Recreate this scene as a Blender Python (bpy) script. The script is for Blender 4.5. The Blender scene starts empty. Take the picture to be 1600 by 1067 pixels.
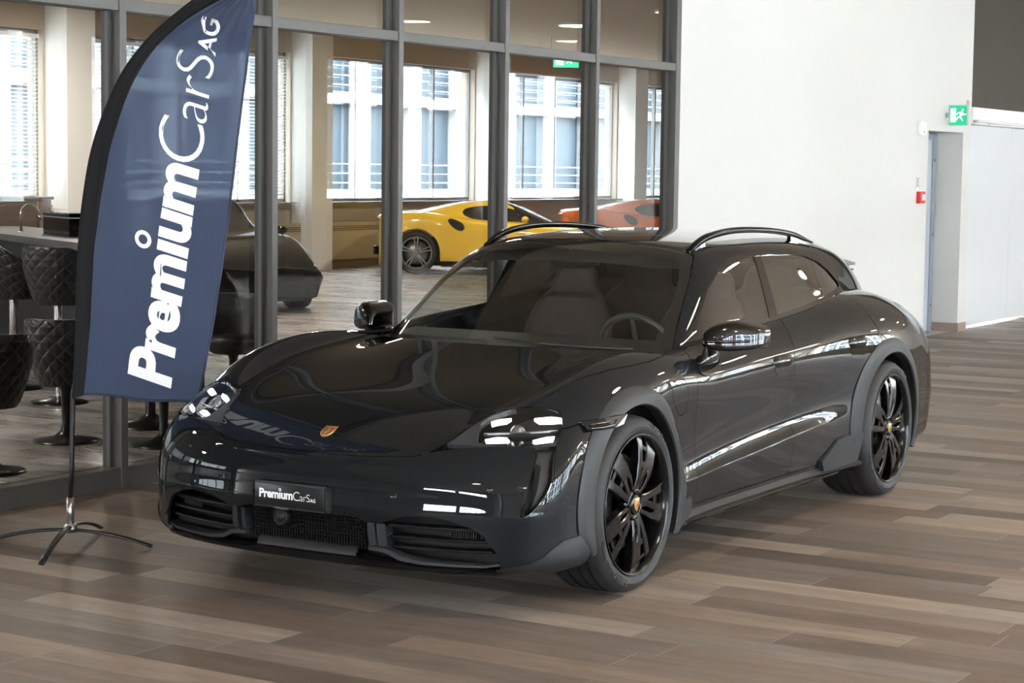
import bpy, bmesh, math, random
import numpy as np
from mathutils import Vector, Matrix, Euler

random.seed(7)
SC = bpy.context.scene
COL = SC.collection
PI = math.pi


# ---------------------------------------------------------------- materials
def mat(name, color=(0.5, 0.5, 0.5), rough=0.5, metal=0.0, coat=0.0, coat_rough=0.03, emit=None, strength=0.0,
        spec=0.5, sheen=0.0):
    m = bpy.data.materials.new(name)
    m.use_nodes = True
    b = m.node_tree.nodes['Principled BSDF']
    b.inputs['Base Color'].default_value = (*color, 1)
    b.inputs['Roughness'].default_value = rough
    b.inputs['Metallic'].default_value = metal
    b.inputs['Coat Weight'].default_value = coat
    b.inputs['Coat Roughness'].default_value = coat_rough
    b.inputs['Specular IOR Level'].default_value = spec
    if sheen:
        b.inputs['Sheen Weight'].default_value = sheen
    if emit:
        b.inputs['Emission Color'].default_value = (*emit, 1)
        b.inputs['Emission Strength'].default_value = strength
    return m


def noisy(m, scale=40.0, amount=0.15, stretch=(1, 1, 1), rough_amt=0.0, bump=0.0, bump_scale=None, detail=4):
    """Procedural colour variation (and bump) on a principled material, in object coordinates."""
    nt = m.node_tree
    b = nt.nodes['Principled BSDF']
    tc = nt.nodes.new('ShaderNodeTexCoord')
    mp = nt.nodes.new('ShaderNodeMapping')
    mp.inputs['Scale'].default_value = stretch
    nz = nt.nodes.new('ShaderNodeTexNoise')
    nz.inputs['Scale'].default_value = scale
    nz.inputs['Detail'].default_value = detail
    nt.links.new(tc.outputs['Object'], mp.inputs[0])
    nt.links.new(mp.outputs[0], nz.inputs['Vector'])
    if amount:
        c = b.inputs['Base Color'].default_value[:3]
        mx = nt.nodes.new('ShaderNodeMix')
        mx.data_type = 'RGBA'
        mx.inputs['A'].default_value = (*[v * (1 - amount) for v in c], 1)
        mx.inputs['B'].default_value = (*[min(1, v * (1 + amount)) for v in c], 1)
        nt.links.new(nz.outputs['Fac'], mx.inputs['Factor'])
        nt.links.new(mx.outputs['Result'], b.inputs['Base Color'])
    if rough_amt:
        r = b.inputs['Roughness'].default_value
        mr = nt.nodes.new('ShaderNodeMapRange')
        mr.inputs['To Min'].default_value = max(0, r - rough_amt)
        mr.inputs['To Max'].default_value = min(1, r + rough_amt)
        nt.links.new(nz.outputs['Fac'], mr.inputs['Value'])
        nt.links.new(mr.outputs['Result'], b.inputs['Roughness'])
    if bump:
        bp = nt.nodes.new('ShaderNodeBump')
        bp.inputs['Strength'].default_value = bump
        bp.inputs['Distance'].default_value = 0.002
        src = nz
        if bump_scale:
            src = nt.nodes.new('ShaderNodeTexNoise')
            src.inputs['Scale'].default_value = bump_scale
            nt.links.new(mp.outputs[0], src.inputs['Vector'])
        nt.links.new(src.outputs['Fac'], bp.inputs['Height'])
        nt.links.new(bp.outputs['Normal'], b.inputs['Normal'])
    return m


def thin_glass(name, tint=(0.9, 0.93, 0.92), refl=1.0, rough=0.0, ior=1.5, base=0.0):
    """A single sheet of glass: it passes light straight through with a tint and mirrors by its angle."""
    m = bpy.data.materials.new(name)
    m.use_nodes = True
    nt = m.node_tree
    nt.nodes.clear()
    out = nt.nodes.new('ShaderNodeOutputMaterial')
    mix = nt.nodes.new('ShaderNodeMixShader')
    tr = nt.nodes.new('ShaderNodeBsdfTransparent')
    tr.inputs['Color'].default_value = (*tint, 1)
    gl = nt.nodes.new('ShaderNodeBsdfGlossy')
    gl.inputs['Roughness'].default_value = rough
    gl.inputs['Color'].default_value = (1, 1, 1, 1)
    fr = nt.nodes.new('ShaderNodeFresnel')
    ma = nt.nodes.new('ShaderNodeMath')
    ma.operation = 'MULTIPLY_ADD'
    ma.inputs[1].default_value = refl
    ma.inputs[2].default_value = base
    ma.use_clamp = True
    ge = nt.nodes.new('ShaderNodeNewGeometry')       # the same mirror from either side of the sheet
    im = nt.nodes.new('ShaderNodeMath')
    im.operation = 'MULTIPLY_ADD'
    im.inputs[1].default_value = 1 / ior - ior
    im.inputs[2].default_value = ior
    nt.links.new(ge.outputs['Backfacing'], im.inputs[0])
    nt.links.new(im.outputs[0], fr.inputs['IOR'])
    nt.links.new(fr.outputs[0], ma.inputs[0])
    nt.links.new(ma.outputs[0], mix.inputs[0])
    nt.links.new(tr.outputs[0], mix.inputs[1])
    nt.links.new(gl.outputs[0], mix.inputs[2])
    nt.links.new(mix.outputs[0], out.inputs[0])
    return m


# ---------------------------------------------------------------- objects
def tag(o, label=None, cat=None, group=None, kind=None):
    if label: o['label'] = label
    if cat: o['category'] = cat
    if group: o['group'] = group
    if kind: o['kind'] = kind
    return o


def thing(name, label, cat, loc=(0, 0, 0), rz=0.0, group=None, kind=None):
    o = bpy.data.objects.new(name, None)
    COL.objects.link(o)
    o.location = loc
    o.rotation_euler = (0, 0, rz)
    o.empty_display_size = 0.1
    return tag(o, label, cat, group, kind)


def link(name, me, m=None, parent=None):
    o = bpy.data.objects.new(name, me)
    COL.objects.link(o)
    if m is not None and len(me.materials) == 0:
        for q in (m if isinstance(m, (list, tuple)) else [m]):
            me.materials.append(q)
    if parent is not None:
        o.parent = parent
    return o


def obj(name, bm, m=None, parent=None, smooth=False, angle=None):
    me = bpy.data.meshes.new(name)
    if angle is not None:
        for e in bm.edges:
            if len(e.link_faces) == 2 and e.calc_face_angle(0) > angle:
                e.smooth = False
        smooth = True
    if smooth:
        for f in bm.faces:
            f.smooth = True
    bm.to_mesh(me)
    bm.free()
    return link(name, me, m, parent)


def struct(name, bm, m, label=None, cat=None, parent=None, **kw):
    o = obj(name, bm, m, parent, **kw)
    if parent is None:
        tag(o, label, cat, None, 'structure')
    return o


def copy_tree(o, parent=None):
    c = o.copy()
    COL.objects.link(c)
    if parent is not None:
        c.parent = parent
    for ch in list(o.children):
        copy_tree(ch, c)
    return c


# ---------------------------------------------------------------- mesh bits
def box(bm, c, s, bevel=0.0, rot=None, segs=2):
    r = bmesh.ops.create_cube(bm, size=1.0)
    vs = r['verts']
    for v in vs:
        v.co = Vector((v.co.x * s[0], v.co.y * s[1], v.co.z * s[2]))
    if bevel > 0:
        es = list({e for v in vs for e in v.link_edges})
        rb = bmesh.ops.bevel(bm, geom=es, offset=bevel, segments=segs, affect='EDGES', profile=0.5)
        vs = list({v for f in rb['faces'] for v in f.verts} | {v for v in vs if v.is_valid})
    M = Matrix.Translation(Vector(c))
    if rot is not None:
        M = M @ (rot.to_matrix().to_4x4() if isinstance(rot, Euler) else rot.to_4x4())
    for v in vs:
        v.co = M @ v.co
    return vs


def bx(lo, hi, bevel=0.0, bm=None):
    bm = bm or bmesh.new()
    box(bm, [(a + b) / 2 for a, b in zip(lo, hi)], [b - a for a, b in zip(lo, hi)], bevel)
    return bm


def tube(bm, pts, r, n=10, closed=False, caps=True, up=Vector((0, 0, 1))):
    """A tube along pts; r a number or one radius per point; or (rx, ry) for an elliptical section."""
    pts = [Vector(p) for p in pts]
    N = len(pts)
    rings = []
    prev = None
    for i, p in enumerate(pts):
        a = pts[(i - 1) % N] if (closed or i > 0) else pts[i]
        b = pts[(i + 1) % N] if (closed or i < N - 1) else pts[i]
        t = (b - a).normalized()
        if prev is None:
            u = up if abs(t.dot(up)) < 0.95 else Vector((1, 0, 0))
            n1 = (u - t * u.dot(t)).normalized()
        else:
            n1 = (prev - t * prev.dot(t)).normalized()
        prev = n1
        n2 = t.cross(n1)
        rr = r[i] if isinstance(r, list) else r
        ra, rb = rr if isinstance(rr, tuple) else (rr, rr)
        rings.append([bm.verts.new(p + n1 * (ra * math.cos(2 * PI * k / n)) + n2 * (rb * math.sin(2 * PI * k / n)))
                      for k in range(n)])
    M = N if closed else N - 1
    for i in range(M):
        A, B = rings[i], rings[(i + 1) % N]
        for k in range(n):
            f = bm.faces.new((A[k], A[(k + 1) % n], B[(k + 1) % n], B[k]))
            f.smooth = True
    if caps and not closed:
        bm.faces.new(list(reversed(rings[0])))
        bm.faces.new(rings[-1])
    return rings


def lathe(bm, prof, n=48, axis='z', M=None, closed=False):
    """Turn (radius, height) points round an axis."""
    rings = []
    for r, h in prof:
        ring = []
        for k in range(n):
            a = 2 * PI * k / n
            if axis == 'z':
                p = Vector((r * math.cos(a), r * math.sin(a), h))
            else:
                p = Vector((r * math.cos(a), h, r * math.sin(a)))
            ring.append(bm.verts.new(M @ p if M is not None else p))
        rings.append(ring)
    L = len(rings)
    for i in range(L if closed else L - 1):
        A, B = rings[i], rings[(i + 1) % L]
        for k in range(n):
            f = bm.faces.new((A[k], A[(k + 1) % n], B[(k + 1) % n], B[k]))
            f.smooth = True
    return rings


def prism(bm, poly, h, M=None, bevel=0.0):
    """Extrude a closed 2-D outline (x, y) from z = 0 to z = h."""
    vs = [bm.verts.new(Vector((p[0], p[1], 0))) for p in poly]
    f = bm.faces.new(vs)
    r = bmesh.ops.extrude_face_region(bm, geom=[f])
    top = [v for v in r['geom'] if isinstance(v, bmesh.types.BMVert)]
    for v in top:
        v.co.z += h
    allv = vs + top
    if bevel > 0:
        es = {e for v in top for e in v.link_edges if e.other_vert(v) in top}
        rb = bmesh.ops.bevel(bm, geom=list(es), offset=bevel, segments=2, affect='EDGES', profile=0.5)
        allv = list({v for v in allv if v.is_valid} | {v for q in rb['faces'] for v in q.verts})
    if M is not None:
        for v in allv:
            v.co = M @ v.co
    bmesh.ops.recalc_face_normals(bm, faces=list({q for v in allv for q in v.link_faces}))
    return allv


def crom(pts, n=8, closed=False):
    """Catmull-Rom through pts (any dimension)."""
    P = [np.array(p, float) for p in pts]
    N = len(P)
    out = []
    for i in range(N if closed else N - 1):
        if closed:
            a, b, c, d = P[i - 1], P[i], P[(i + 1) % N], P[(i + 2) % N]
        else:
            b, c = P[i], P[i + 1]
            a = P[i - 1] if i > 0 else 2 * b - c
            d = P[i + 2] if i + 2 < N else 2 * c - b
        for k in range(n):
            t = k / n
            out.append(0.5 * ((2 * b) + (c - a) * t + (2 * a - 5 * b + 4 * c - d) * t * t + (3 * b - a - 3 * c + d) * t ** 3))
    if not closed:
        out.append(P[-1])
    return out


def text_mesh(body, size, offset=0.0, extrude=0.0, align='CENTER', spacing=1.0, res=6):
    cu = bpy.data.curves.new('lettering', 'FONT')
    cu.body = body
    cu.size = size
    cu.offset = offset
    cu.extrude = extrude
    cu.align_x = align
    cu.align_y = 'CENTER'
    cu.space_character = spacing
    cu.resolution_u = res
    o = bpy.data.objects.new('lettering', cu)
    COL.objects.link(o)
    dg = bpy.context.evaluated_depsgraph_get()
    me = bpy.data.meshes.new_from_object(o.evaluated_get(dg))
    bpy.data.objects.remove(o)
    bpy.data.curves.remove(cu)
    return me


# ---------------------------------------------------------------- smooth surfaces and trimming
def subdivide_cage(verts, faces, level, fit=4, crease=None):
    """Catmull-Clark surface that passes (nearly) through the given points."""
    T = np.array(verts, float)
    V = T.copy()
    nb = [set() for _ in T]
    fb = [[] for _ in T]
    ec = {}
    for f in faces:
        for i in range(len(f)):
            a, b = f[i], f[(i + 1) % len(f)]
            ec[(min(a, b), max(a, b))] = ec.get((min(a, b), max(a, b)), 0) + 1
    for fi, f in enumerate(faces):
        n = len(f)
        for i in range(n):
            nb[f[i]] |= {f[i - 1], f[(i + 1) % n]}
            fb[f[i]].append(f[(i + 2) % n])
    bnd = {}
    for (a, b), c in ec.items():
        if c == 1:
            bnd.setdefault(a, []).append(b)
            bnd.setdefault(b, []).append(a)
    for _ in range(fit):
        L = V.copy()
        for i in range(len(V)):
            if i in bnd:
                if len(bnd[i]) == 2 and len(fb[i]) > 1:
                    L[i] = (4 * V[i] + V[bnd[i][0]] + V[bnd[i][1]]) / 6
                continue
            n = len(nb[i])
            if n < 3:
                continue
            e = sum(V[j] for j in nb[i])
            fs = sum(V[j] for j in fb[i])
            L[i] = (n * n * V[i] + 4 * e + fs) / (n * (n + 5))
        V = V + (T - L) * 0.9
    me = bpy.data.meshes.new('cage')
    me.from_pydata([tuple(v) for v in V], [], [tuple(f) for f in faces])
    if crease:
        at = me.attributes.new('crease_edge', 'FLOAT', 'EDGE')
        for e in me.edges:
            at.data[e.index].value = crease.get((min(e.vertices), max(e.vertices)), 0.0)
    o = bpy.data.objects.new('cage', me)
    COL.objects.link(o)
    md = o.modifiers.new('s', 'SUBSURF')
    md.levels = md.render_levels = level
    md.use_limit_surface = True
    md.boundary_smooth = 'PRESERVE_CORNERS'
    dg = bpy.context.evaluated_depsgraph_get()
    ev = o.evaluated_get(dg)
    m2 = bpy.data.meshes.new_from_object(ev)
    bpy.data.objects.remove(o)
    bpy.data.meshes.remove(me)
    return m2


def sdf(poly):
    """Signed distance (negative inside) to a closed polygon of (a, b); returns f(A, B)."""
    P = np.array(poly, float)
    Q = np.roll(P, -1, axis=0)

    def f(A, B):
        X = np.stack([A, B], -1)
        out = np.empty(len(X))
        for s in range(0, len(X), 20000):
            x = X[s:s + 20000, None, :]
            d = Q - P
            w = x - P
            t = np.clip((w * d).sum(-1) / np.maximum((d * d).sum(-1), 1e-12), 0, 1)
            dist = np.sqrt((((w - d * t[..., None])) ** 2).sum(-1)).min(1)
            py, qy = P[None, :, 1], Q[None, :, 1]
            c = (py > x[..., 1]) != (qy > x[..., 1])
            xi = P[None, :, 0] + (x[..., 1] - py) * (Q[:, 0] - P[:, 0]) / np.where(np.abs(qy - py) < 1e-12, 1e-12, qy - py)
            ins = ((c & (x[..., 0] < xi)).sum(1) % 2) == 1
            out[s:s + 20000] = np.where(ins, -dist, dist)
        return out
    return f


def cut(bm, fn, iso=0.0, drop=True, keep_neg=True):
    """Slice the mesh where fn = iso; drop the faces on the far side."""
    bm.verts.index_update()
    bm.verts.ensure_lookup_table()
    co = np.array([v.co[:] for v in bm.verts])
    if len(co) == 0:
        return
    val = fn(co) - iso
    if not keep_neg:
        val = -val
    val[np.abs(val) < 1e-6] = 1e-6
    vd = {v: val[i] for i, v in enumerate(bm.verts)}
    new = set()
    todo = []
    for e in bm.edges:
        a, b = e.verts
        if vd[a] * vd[b] < 0:
            todo.append(e)
    touched = set()
    for e in todo:
        a, b = e.verts
        t = vd[a] / (vd[a] - vd[b])
        t = min(0.995, max(0.005, t))
        for f in e.link_faces:
            touched.add(f)
        _, nv = bmesh.utils.edge_split(e, a, t)
        vd[nv] = 0.0
        new.add(nv)
    for f in list(touched):
        z = [v for v in f.verts if v in new]
        if len(z) == 2:
            try:
                bmesh.utils.face_split(f, z[0], z[1])
            except ValueError:
                pass
        elif len(z) == 4:
            try:
                nf, _ = bmesh.utils.face_split(f, z[0], z[1])
                for g in (f, nf):
                    zz = [v for v in g.verts if v in (z[2], z[3])]
                    if len(zz) == 2:
                        bmesh.utils.face_split(g, zz[0], zz[1])
            except ValueError:
                pass
    if drop:
        kill = []
        for f in bm.faces:
            s = [vd.get(v, 0.0) for v in f.verts]
            if sum(s) > 0:
                kill.append(f)
        bmesh.ops.delete(bm, geom=kill, context='FACES')


def hem(bm, depth=0.012):
    """Turn the open border of a panel inwards so it has thickness."""
    bm.normal_update()
    es = [e for e in bm.edges if e.is_boundary]
    nrm = {v: v.normal.copy() for e in es for v in e.verts}
    for e in es:
        e.smooth = False
    src = {}
    r = bmesh.ops.extrude_edge_only(bm, edges=es)
    nv = [g for g in r['geom'] if isinstance(g, bmesh.types.BMVert)]
    for v in nv:
        best = None
        for e in v.link_edges:
            w = e.other_vert(v)
            if w in nrm and (w.co - v.co).length < 1e-7:
                best = w
        if best is not None:
            src[v] = best
    for v, w in src.items():
        v.co = w.co - nrm[w] * depth


def bm_of(me):
    bm = bmesh.new()
    bm.from_mesh(me)
    return bm


def nearest_on(bvh, p):
    r = bvh.find_nearest(Vector(p))
    return r[0], r[1]
# ================================================================ the dark grey estate car
from mathutils.bvhtree import BVHTree

LV = 4
TOPN = 'CMNEGB'
SIDN = 'SUDQLKRX'


def nose_x(y, z):
    prof = np.interp(z, [.15, .2, .3, .36, .385, .415, .46, .515, .57, .62, .66, .75], [-.86, -.90, -.925, -.932, -.936, -.9365, -.929, -.924, -.893, -.845, -.78, -.6])
    return prof + .42 * (1 - math.sqrt(max(0, 1 - min(1, abs(y) / .985) ** 2.8)))


BODY = [
    dict(C=(-.866, 0, .600), M=(-.862, .16, .601), N=(-.852, .31, .604), E=(-.829, .45, .611), G=(-.715, .68, .652), B=(-.575, .878, .672),
         S=(-.600, .917, .620), U=(-.645, .936, .54), D=(-.675, .932, .46), L=(-.69, .925, .385), K=(-.69, .915, .29), R=(-.68, .905, .20), X=(-.62, .80, .165)),
    dict(C=(-.62, 0, .722), M=(-.62, .18, .723), N=(-.615, .37, .724), E=(-.60, .565, .726), G=(-.505, .70, .776), B=(-.435, .82, .770),
         S=(-.425, .906, .722), U=(-.445, .955, .64), D=(-.485, .968, .52), L=(-.50, .972, .42), K=(-.51, .975, .32), R=(-.51, .965, .20), X=(-.48, .82, .165)),
    dict(C=(-.36, 0, .788), M=(-.36, .2, .789), N=(-.345, .43, .791), E=(-.30, .65, .806), G=(-.28, .735, .846), B=(-.265, .815, .860),
         S=(-.255, .905, .805), U=(-.25, .961, .71), D=(-.26, .978, .58), L=(-.27, .982, .45), K=(-.28, .98, .33), R=(-.29, .972, .2), X=(-.29, .82, .165)),
    dict(C=(-.03, 0, .846), M=(-.03, .22, .846), N=(-.02, .46, .850), E=(0, .685, .866), G=(.01, .75, .912), B=(.02, .815, .925),
         S=(.02, .902, .875), U=(.02, .962, .785), D=(.02, .980, .62), L=(.02, .983, .45), K=(.02, .98, .33), R=(.02, .972, .2), X=(.02, .82, .165)),
    dict(C=(.36, 0, .922), M=(.38, .25, .921), N=(.46, .5, .916), E=(.64, .705, .903), G=(.42, .765, .934), B=(.40, .82, .937),
         S=(.39, .897, .893), U=(.39, .948, .80), D=(.39, .938, .63), L=(.39, .955, .384), K=(.39, .945, .30), R=(.39, .93, .21), X=(.39, .8, .165)),
    dict(G=(.74, .755, .912), B=(.76, .803, .921),
         S=(.76, .868, .880), U=(.76, .930, .80), D=(.76, .920, .62), L=(.76, .937, .42), K=(.76, .93, .31), R=(.76, .895, .215), X=(.76, .78, .17)),
    dict(G=(1.2, .765, .948), B=(1.2, .803, .947),
         S=(1.2, .862, .903), U=(1.2, .925, .812), D=(1.2, .912, .62), L=(1.2, .937, .425), K=(1.2, .93, .31), R=(1.2, .895, .22), X=(1.2, .78, .17)),
    dict(G=(1.7, .765, .980), B=(1.7, .803, .978),
         S=(1.7, .862, .925), U=(1.7, .925, .820), D=(1.7, .912, .62), L=(1.7, .937, .43), K=(1.7, .93, .31), R=(1.7, .895, .22), X=(1.7, .78, .17)),
    dict(G=(2.15, .755, 1.015), B=(2.15, .800, 1.010),
         S=(2.15, .868, .952), U=(2.15, .932, .832), D=(2.15, .925, .63), L=(2.15, .945, .435), K=(2.15, .94, .315), R=(2.15, .90, .22), X=(2.15, .78, .17)),
    dict(G=(2.55, .725, 1.062), B=(2.55, .787, 1.047),
         S=(2.55, .880, .985), U=(2.55, .952, .850), D=(2.55, .960, .65), L=(2.55, .965, .45), K=(2.55, .96, .33), R=(2.55, .93, .22), X=(2.55, .78, .17)),
    dict(G=(2.9, .665, 1.075), B=(2.9, .765, 1.055),
         S=(2.9, .880, .988), U=(2.9, .965, .860), D=(2.9, .983, .67), L=(2.9, .985, .47), K=(2.9, .98, .33), R=(2.9, .95, .22), X=(2.9, .78, .17)),
    dict(G=(3.3, .60, 1.06), B=(3.3, .735, 1.032),
         S=(3.3, .868, .955), U=(3.3, .952, .835), D=(3.3, .975, .66), L=(3.3, .975, .47), K=(3.3, .965, .33), R=(3.3, .94, .22), X=(3.3, .78, .17)),
    dict(C=(3.74, 0, 1.02), M=(3.74, .16, 1.02), N=(3.73, .3, 1.02), E=(3.70, .42, 1.02), G=(3.66, .53, 1.015), B=(3.63, .672, .99),
         S=(3.61, .80, .915), U=(3.6, .89, .81), D=(3.6, .925, .66), L=(3.6, .93, .47), K=(3.6, .92, .33), R=(3.6, .89, .23), X=(3.6, .75, .17)),
    dict(C=(4.0, 0, .985), M=(4.0, .16, .985), N=(3.99, .3, .985), E=(3.96, .42, .985), G=(3.93, .52, .98), B=(3.88, .64, .955),
         S=(3.86, .74, .89), U=(3.84, .81, .79), D=(3.84, .84, .66), L=(3.84, .85, .47), K=(3.82, .84, .33), R=(3.78, .82, .24), X=(3.7, .7, .18)),
]


for _s in BODY:
    d_, l_ = _s['D'], _s['L']
    x_ = l_[0]
    if .7 < x_ < 2.4:
        zl = float(np.interp(x_, [.6, 1.2, 1.7, 2.15], [.388, .412, .434, .450]))
        yl = float(np.interp(x_, [.76, 1.2, 1.7, 2.15], [.946, .944, .942, .944]))
        _s['D'] = (d_[0], d_[1] + .004, .63)
        _s['Q'] = (x_, d_[1] + .005 + (.004 if x_ > 2 else 0), zl + .075)
        _s['L'] = (x_, yl, zl)
        _s['K'] = (_s['K'][0], _s['K'][1] + .002, .300)
    else:
        _s['Q'] = tuple(a + (b - a) * .55 for a, b in zip(d_, l_)) if x_ != .39 else (.39, .938, .462)


def build_body_cage():
    V, F, idx = [], [], {}

    def vid(key, co):
        if key not in idx:
            idx[key] = len(V)
            V.append(co)
        return idx[key]

    def pt(s, p, side):
        x, w, z = BODY[s][p]
        return vid((s, p, 0 if w == 0 else side), (x, side * w, z))
    n = len(BODY)
    order = TOPN + SIDN
    for s in range(n - 1):
        A, B = BODY[s], BODY[s + 1]
        for side in (-1, 1):
            for p, q in zip(order[:-1], order[1:]):
                if all(k in A for k in (p, q)) and all(k in B for k in (p, q)):
                    f = [pt(s, p, side), pt(s + 1, p, side), pt(s + 1, q, side), pt(s, q, side)]
                    F.append(f if side == 1 else f[::-1])
    # the nose and the tail: a grid of the top columns by the side rows
    zc = dict(S=.570, U=.515, D=.46, Q=.415, L=.38, K=.30, R=.205, X=.165)
    zr = dict(S=.90, U=.80, D=.66, Q=.56, L=.47, K=.34, R=.26, X=.19)
    xr = dict(S=4.03, U=4.045, D=4.05, Q=4.046, L=4.04, K=4.02, R=3.95, X=3.8)
    for s, front in ((0, True), (n - 1, False)):
        ring = BODY[s]

        def fp(row, c, side):
            if row is None:
                return pt(s, c, side)
            if c == 'B':
                return pt(s, row, side)
            w = ring[c][1]
            k = (w / ring['B'][1])
            if front:
                z = zc[row] + (ring[row][2] - zc[row]) * k ** 3
                x = nose_x(w, z) if row != 'X' else -.80 + .10 * k ** 3
            else:
                z = zr[row] + (ring[row][2] - zr[row]) * k ** 2
                x = xr[row] + (ring[row][0] - xr[row]) * k ** 2.6
            return vid(('f' if front else 'r', row, c, 0 if w == 0 else side), (x, side * w, z))
        rows = [None] + list(SIDN)
        for side in (-1, 1):
            for i in range(len(rows) - 1):
                for c, d in zip(TOPN[:-1], TOPN[1:]):
                    f = [fp(rows[i], c, side), fp(rows[i], d, side), fp(rows[i + 1], d, side), fp(rows[i + 1], c, side)]
                    if (side == -1) == front:
                        f = f[::-1]
                    F.append(f)
    cr = {}
    for s in range(4, 9):
        for side in (-1, 1):
            i, j = pt(s, 'L', side), pt(s + 1, 'L', side)
            cr[(min(i, j), max(i, j))] = .85 if s < 8 else .3
    return V, F, cr


CABN = 'CMNETGBW'
CAB = [
    dict(C=(.34, 0, .90), M=(.37, .25, .897), N=(.46, .5, .89), E=(.655, .705, .872), T=(.685, .752, .868), G=(.69, .785, .862), B=(.70, .805, .85), W=(.70, .815, .78)),
    dict(C=(.66, 0, 1.082), M=(.675, .23, 1.079), N=(.74, .46, 1.064), E=(.89, .69, 1.030), T=(.955, .748, .990), G=(.96, .772, .965), B=(.97, .798, .936), W=(.97, .812, .85)),
    dict(C=(.96, 0, 1.252), M=(.97, .22, 1.248), N=(1.01, .42, 1.230), E=(1.085, .626, 1.175), T=(1.168, .703, 1.158), G=(1.19, .750, 1.06), B=(1.2, .799, .950), W=(1.2, .812, .86)),
    dict(C=(1.24, 0, 1.358), M=(1.245, .21, 1.354), N=(1.265, .39, 1.342), E=(1.30, .565, 1.308), T=(1.40, .668, 1.256), G=(1.44, .733, 1.12), B=(1.46, .798, .964), W=(1.46, .812, .87)),
    dict(C=(1.65, 0, 1.392), M=(1.65, .21, 1.389), N=(1.66, .39, 1.376), E=(1.68, .56, 1.345), T=(1.72, .656, 1.298), G=(1.72, .730, 1.14), B=(1.72, .797, .98), W=(1.72, .812, .89)),
    dict(C=(2.2, 0, 1.396), M=(2.2, .21, 1.393), N=(2.2, .39, 1.380), E=(2.2, .558, 1.348), T=(2.2, .653, 1.297), G=(2.2, .727, 1.155), B=(2.2, .794, 1.015), W=(2.2, .812, .92)),
    dict(C=(2.66, 0, 1.382), M=(2.66, .21, 1.378), N=(2.66, .385, 1.364), E=(2.66, .545, 1.328), T=(2.65, .642, 1.245), G=(2.66, .700, 1.15), B=(2.67, .756, 1.06), W=(2.67, .79, .95)),
    dict(C=(3.06, 0, 1.344), M=(3.06, .205, 1.34), N=(3.05, .37, 1.328), E=(3.03, .52, 1.290), T=(3.0, .610, 1.195), G=(3.0, .662, 1.10), B=(3.0, .712, 1.02), W=(3.0, .745, .92)),
    dict(C=(3.42, 0, 1.288), M=(3.42, .2, 1.284), N=(3.40, .355, 1.270), E=(3.38, .487, 1.228), T=(3.35, .565, 1.14), G=(3.33, .615, 1.06), B=(3.32, .66, .98), W=(3.32, .69, .88)),
    dict(C=(3.72, 0, 1.20), M=(3.72, .19, 1.196), N=(3.70, .335, 1.18), E=(3.66, .45, 1.13), T=(3.62, .52, 1.06), G=(3.60, .56, 1.0), B=(3.58, .595, .94), W=(3.58, .62, .86)),
    dict(C=(3.97, 0, 1.03), M=(3.97, .18, 1.028), N=(3.95, .31, 1.02), E=(3.90, .41, .985), T=(3.87, .455, .95), G=(3.86, .49, .92), B=(3.85, .52, .89), W=(3.85, .54, .84)),
]


def build_cab_cage():
    V, F, idx = [], [], {}

    def pt(s, p, side):
        x, w, z = CAB[s][p]
        key = (s, p, 0 if w == 0 else side)
        if key not in idx:
            idx[key] = len(V)
            V.append((x, side * w, z))
        return idx[key]
    for s in range(len(CAB) - 1):
        for side in (-1, 1):
            for p, q in zip(CABN[:-1], CABN[1:]):
                f = [pt(s, p, side), pt(s + 1, p, side), pt(s + 1, q, side), pt(s, q, side)]
                F.append(f if side == 1 else f[::-1])
    return V, F


# ---------------------------------------------------------------- paint and trim
M_PAINT = mat('volcano_grey_paint', (.0068, .0084, .0101), .5, 0, 1.0, .012, spec=0)
M_PAINT.node_tree.nodes['Principled BSDF'].inputs['Coat IOR'].default_value = 1.38
M_GLOSSB = mat('gloss_black', (.004, .004, .0045), .035, 0, 0)
M_CLAD = mat('grey_plastic_cladding', (.0115, .0122, .0135), .5, spec=.30)
M_MATTB = mat('matte_black_plastic', (.012, .012, .013), .55)
M_VOID = mat('black_duct', (.004, .004, .004), .8)
M_RUBBER = mat('tyre_rubber', (.016, .016, .017), .62, spec=.4)
M_CHROME = mat('chrome', (.8, .8, .82), .08, 1.0)
M_STEEL = mat('brushed_steel', (.45, .45, .46), .3, 1.0)
M_WIND = thin_glass('windscreen_glass', (.82, .855, .84), .9)
M_SIDEG = thin_glass('side_glass', (.80, .83, .815), 1.3, base=.02)
M_PRIV = thin_glass('privacy_glass', (.06, .055, .05), 1.5, base=.03)
M_ROOFG = mat('roof_glass', (.006, .006, .006), .03, 0, 1.0, .0)

CAR = thing('estate_car', 'dark grey estate car with black wheels and roof rails parked on the wood-look floor', 'car', (0, 0, 0), .0167)

_V, _F, _C = build_body_cage()
body_me = subdivide_cage(_V, _F, LV, 3, _C)
cab_me = subdivide_cage(*build_cab_cage(), LV, 3)
_b = bm_of(body_me)
BODY_BVH = BVHTree.FromBMesh(_b)
_b.free()
_b = bm_of(cab_me)
CAB_BVH = BVHTree.FromBMesh(_b)
_b.free()

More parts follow.
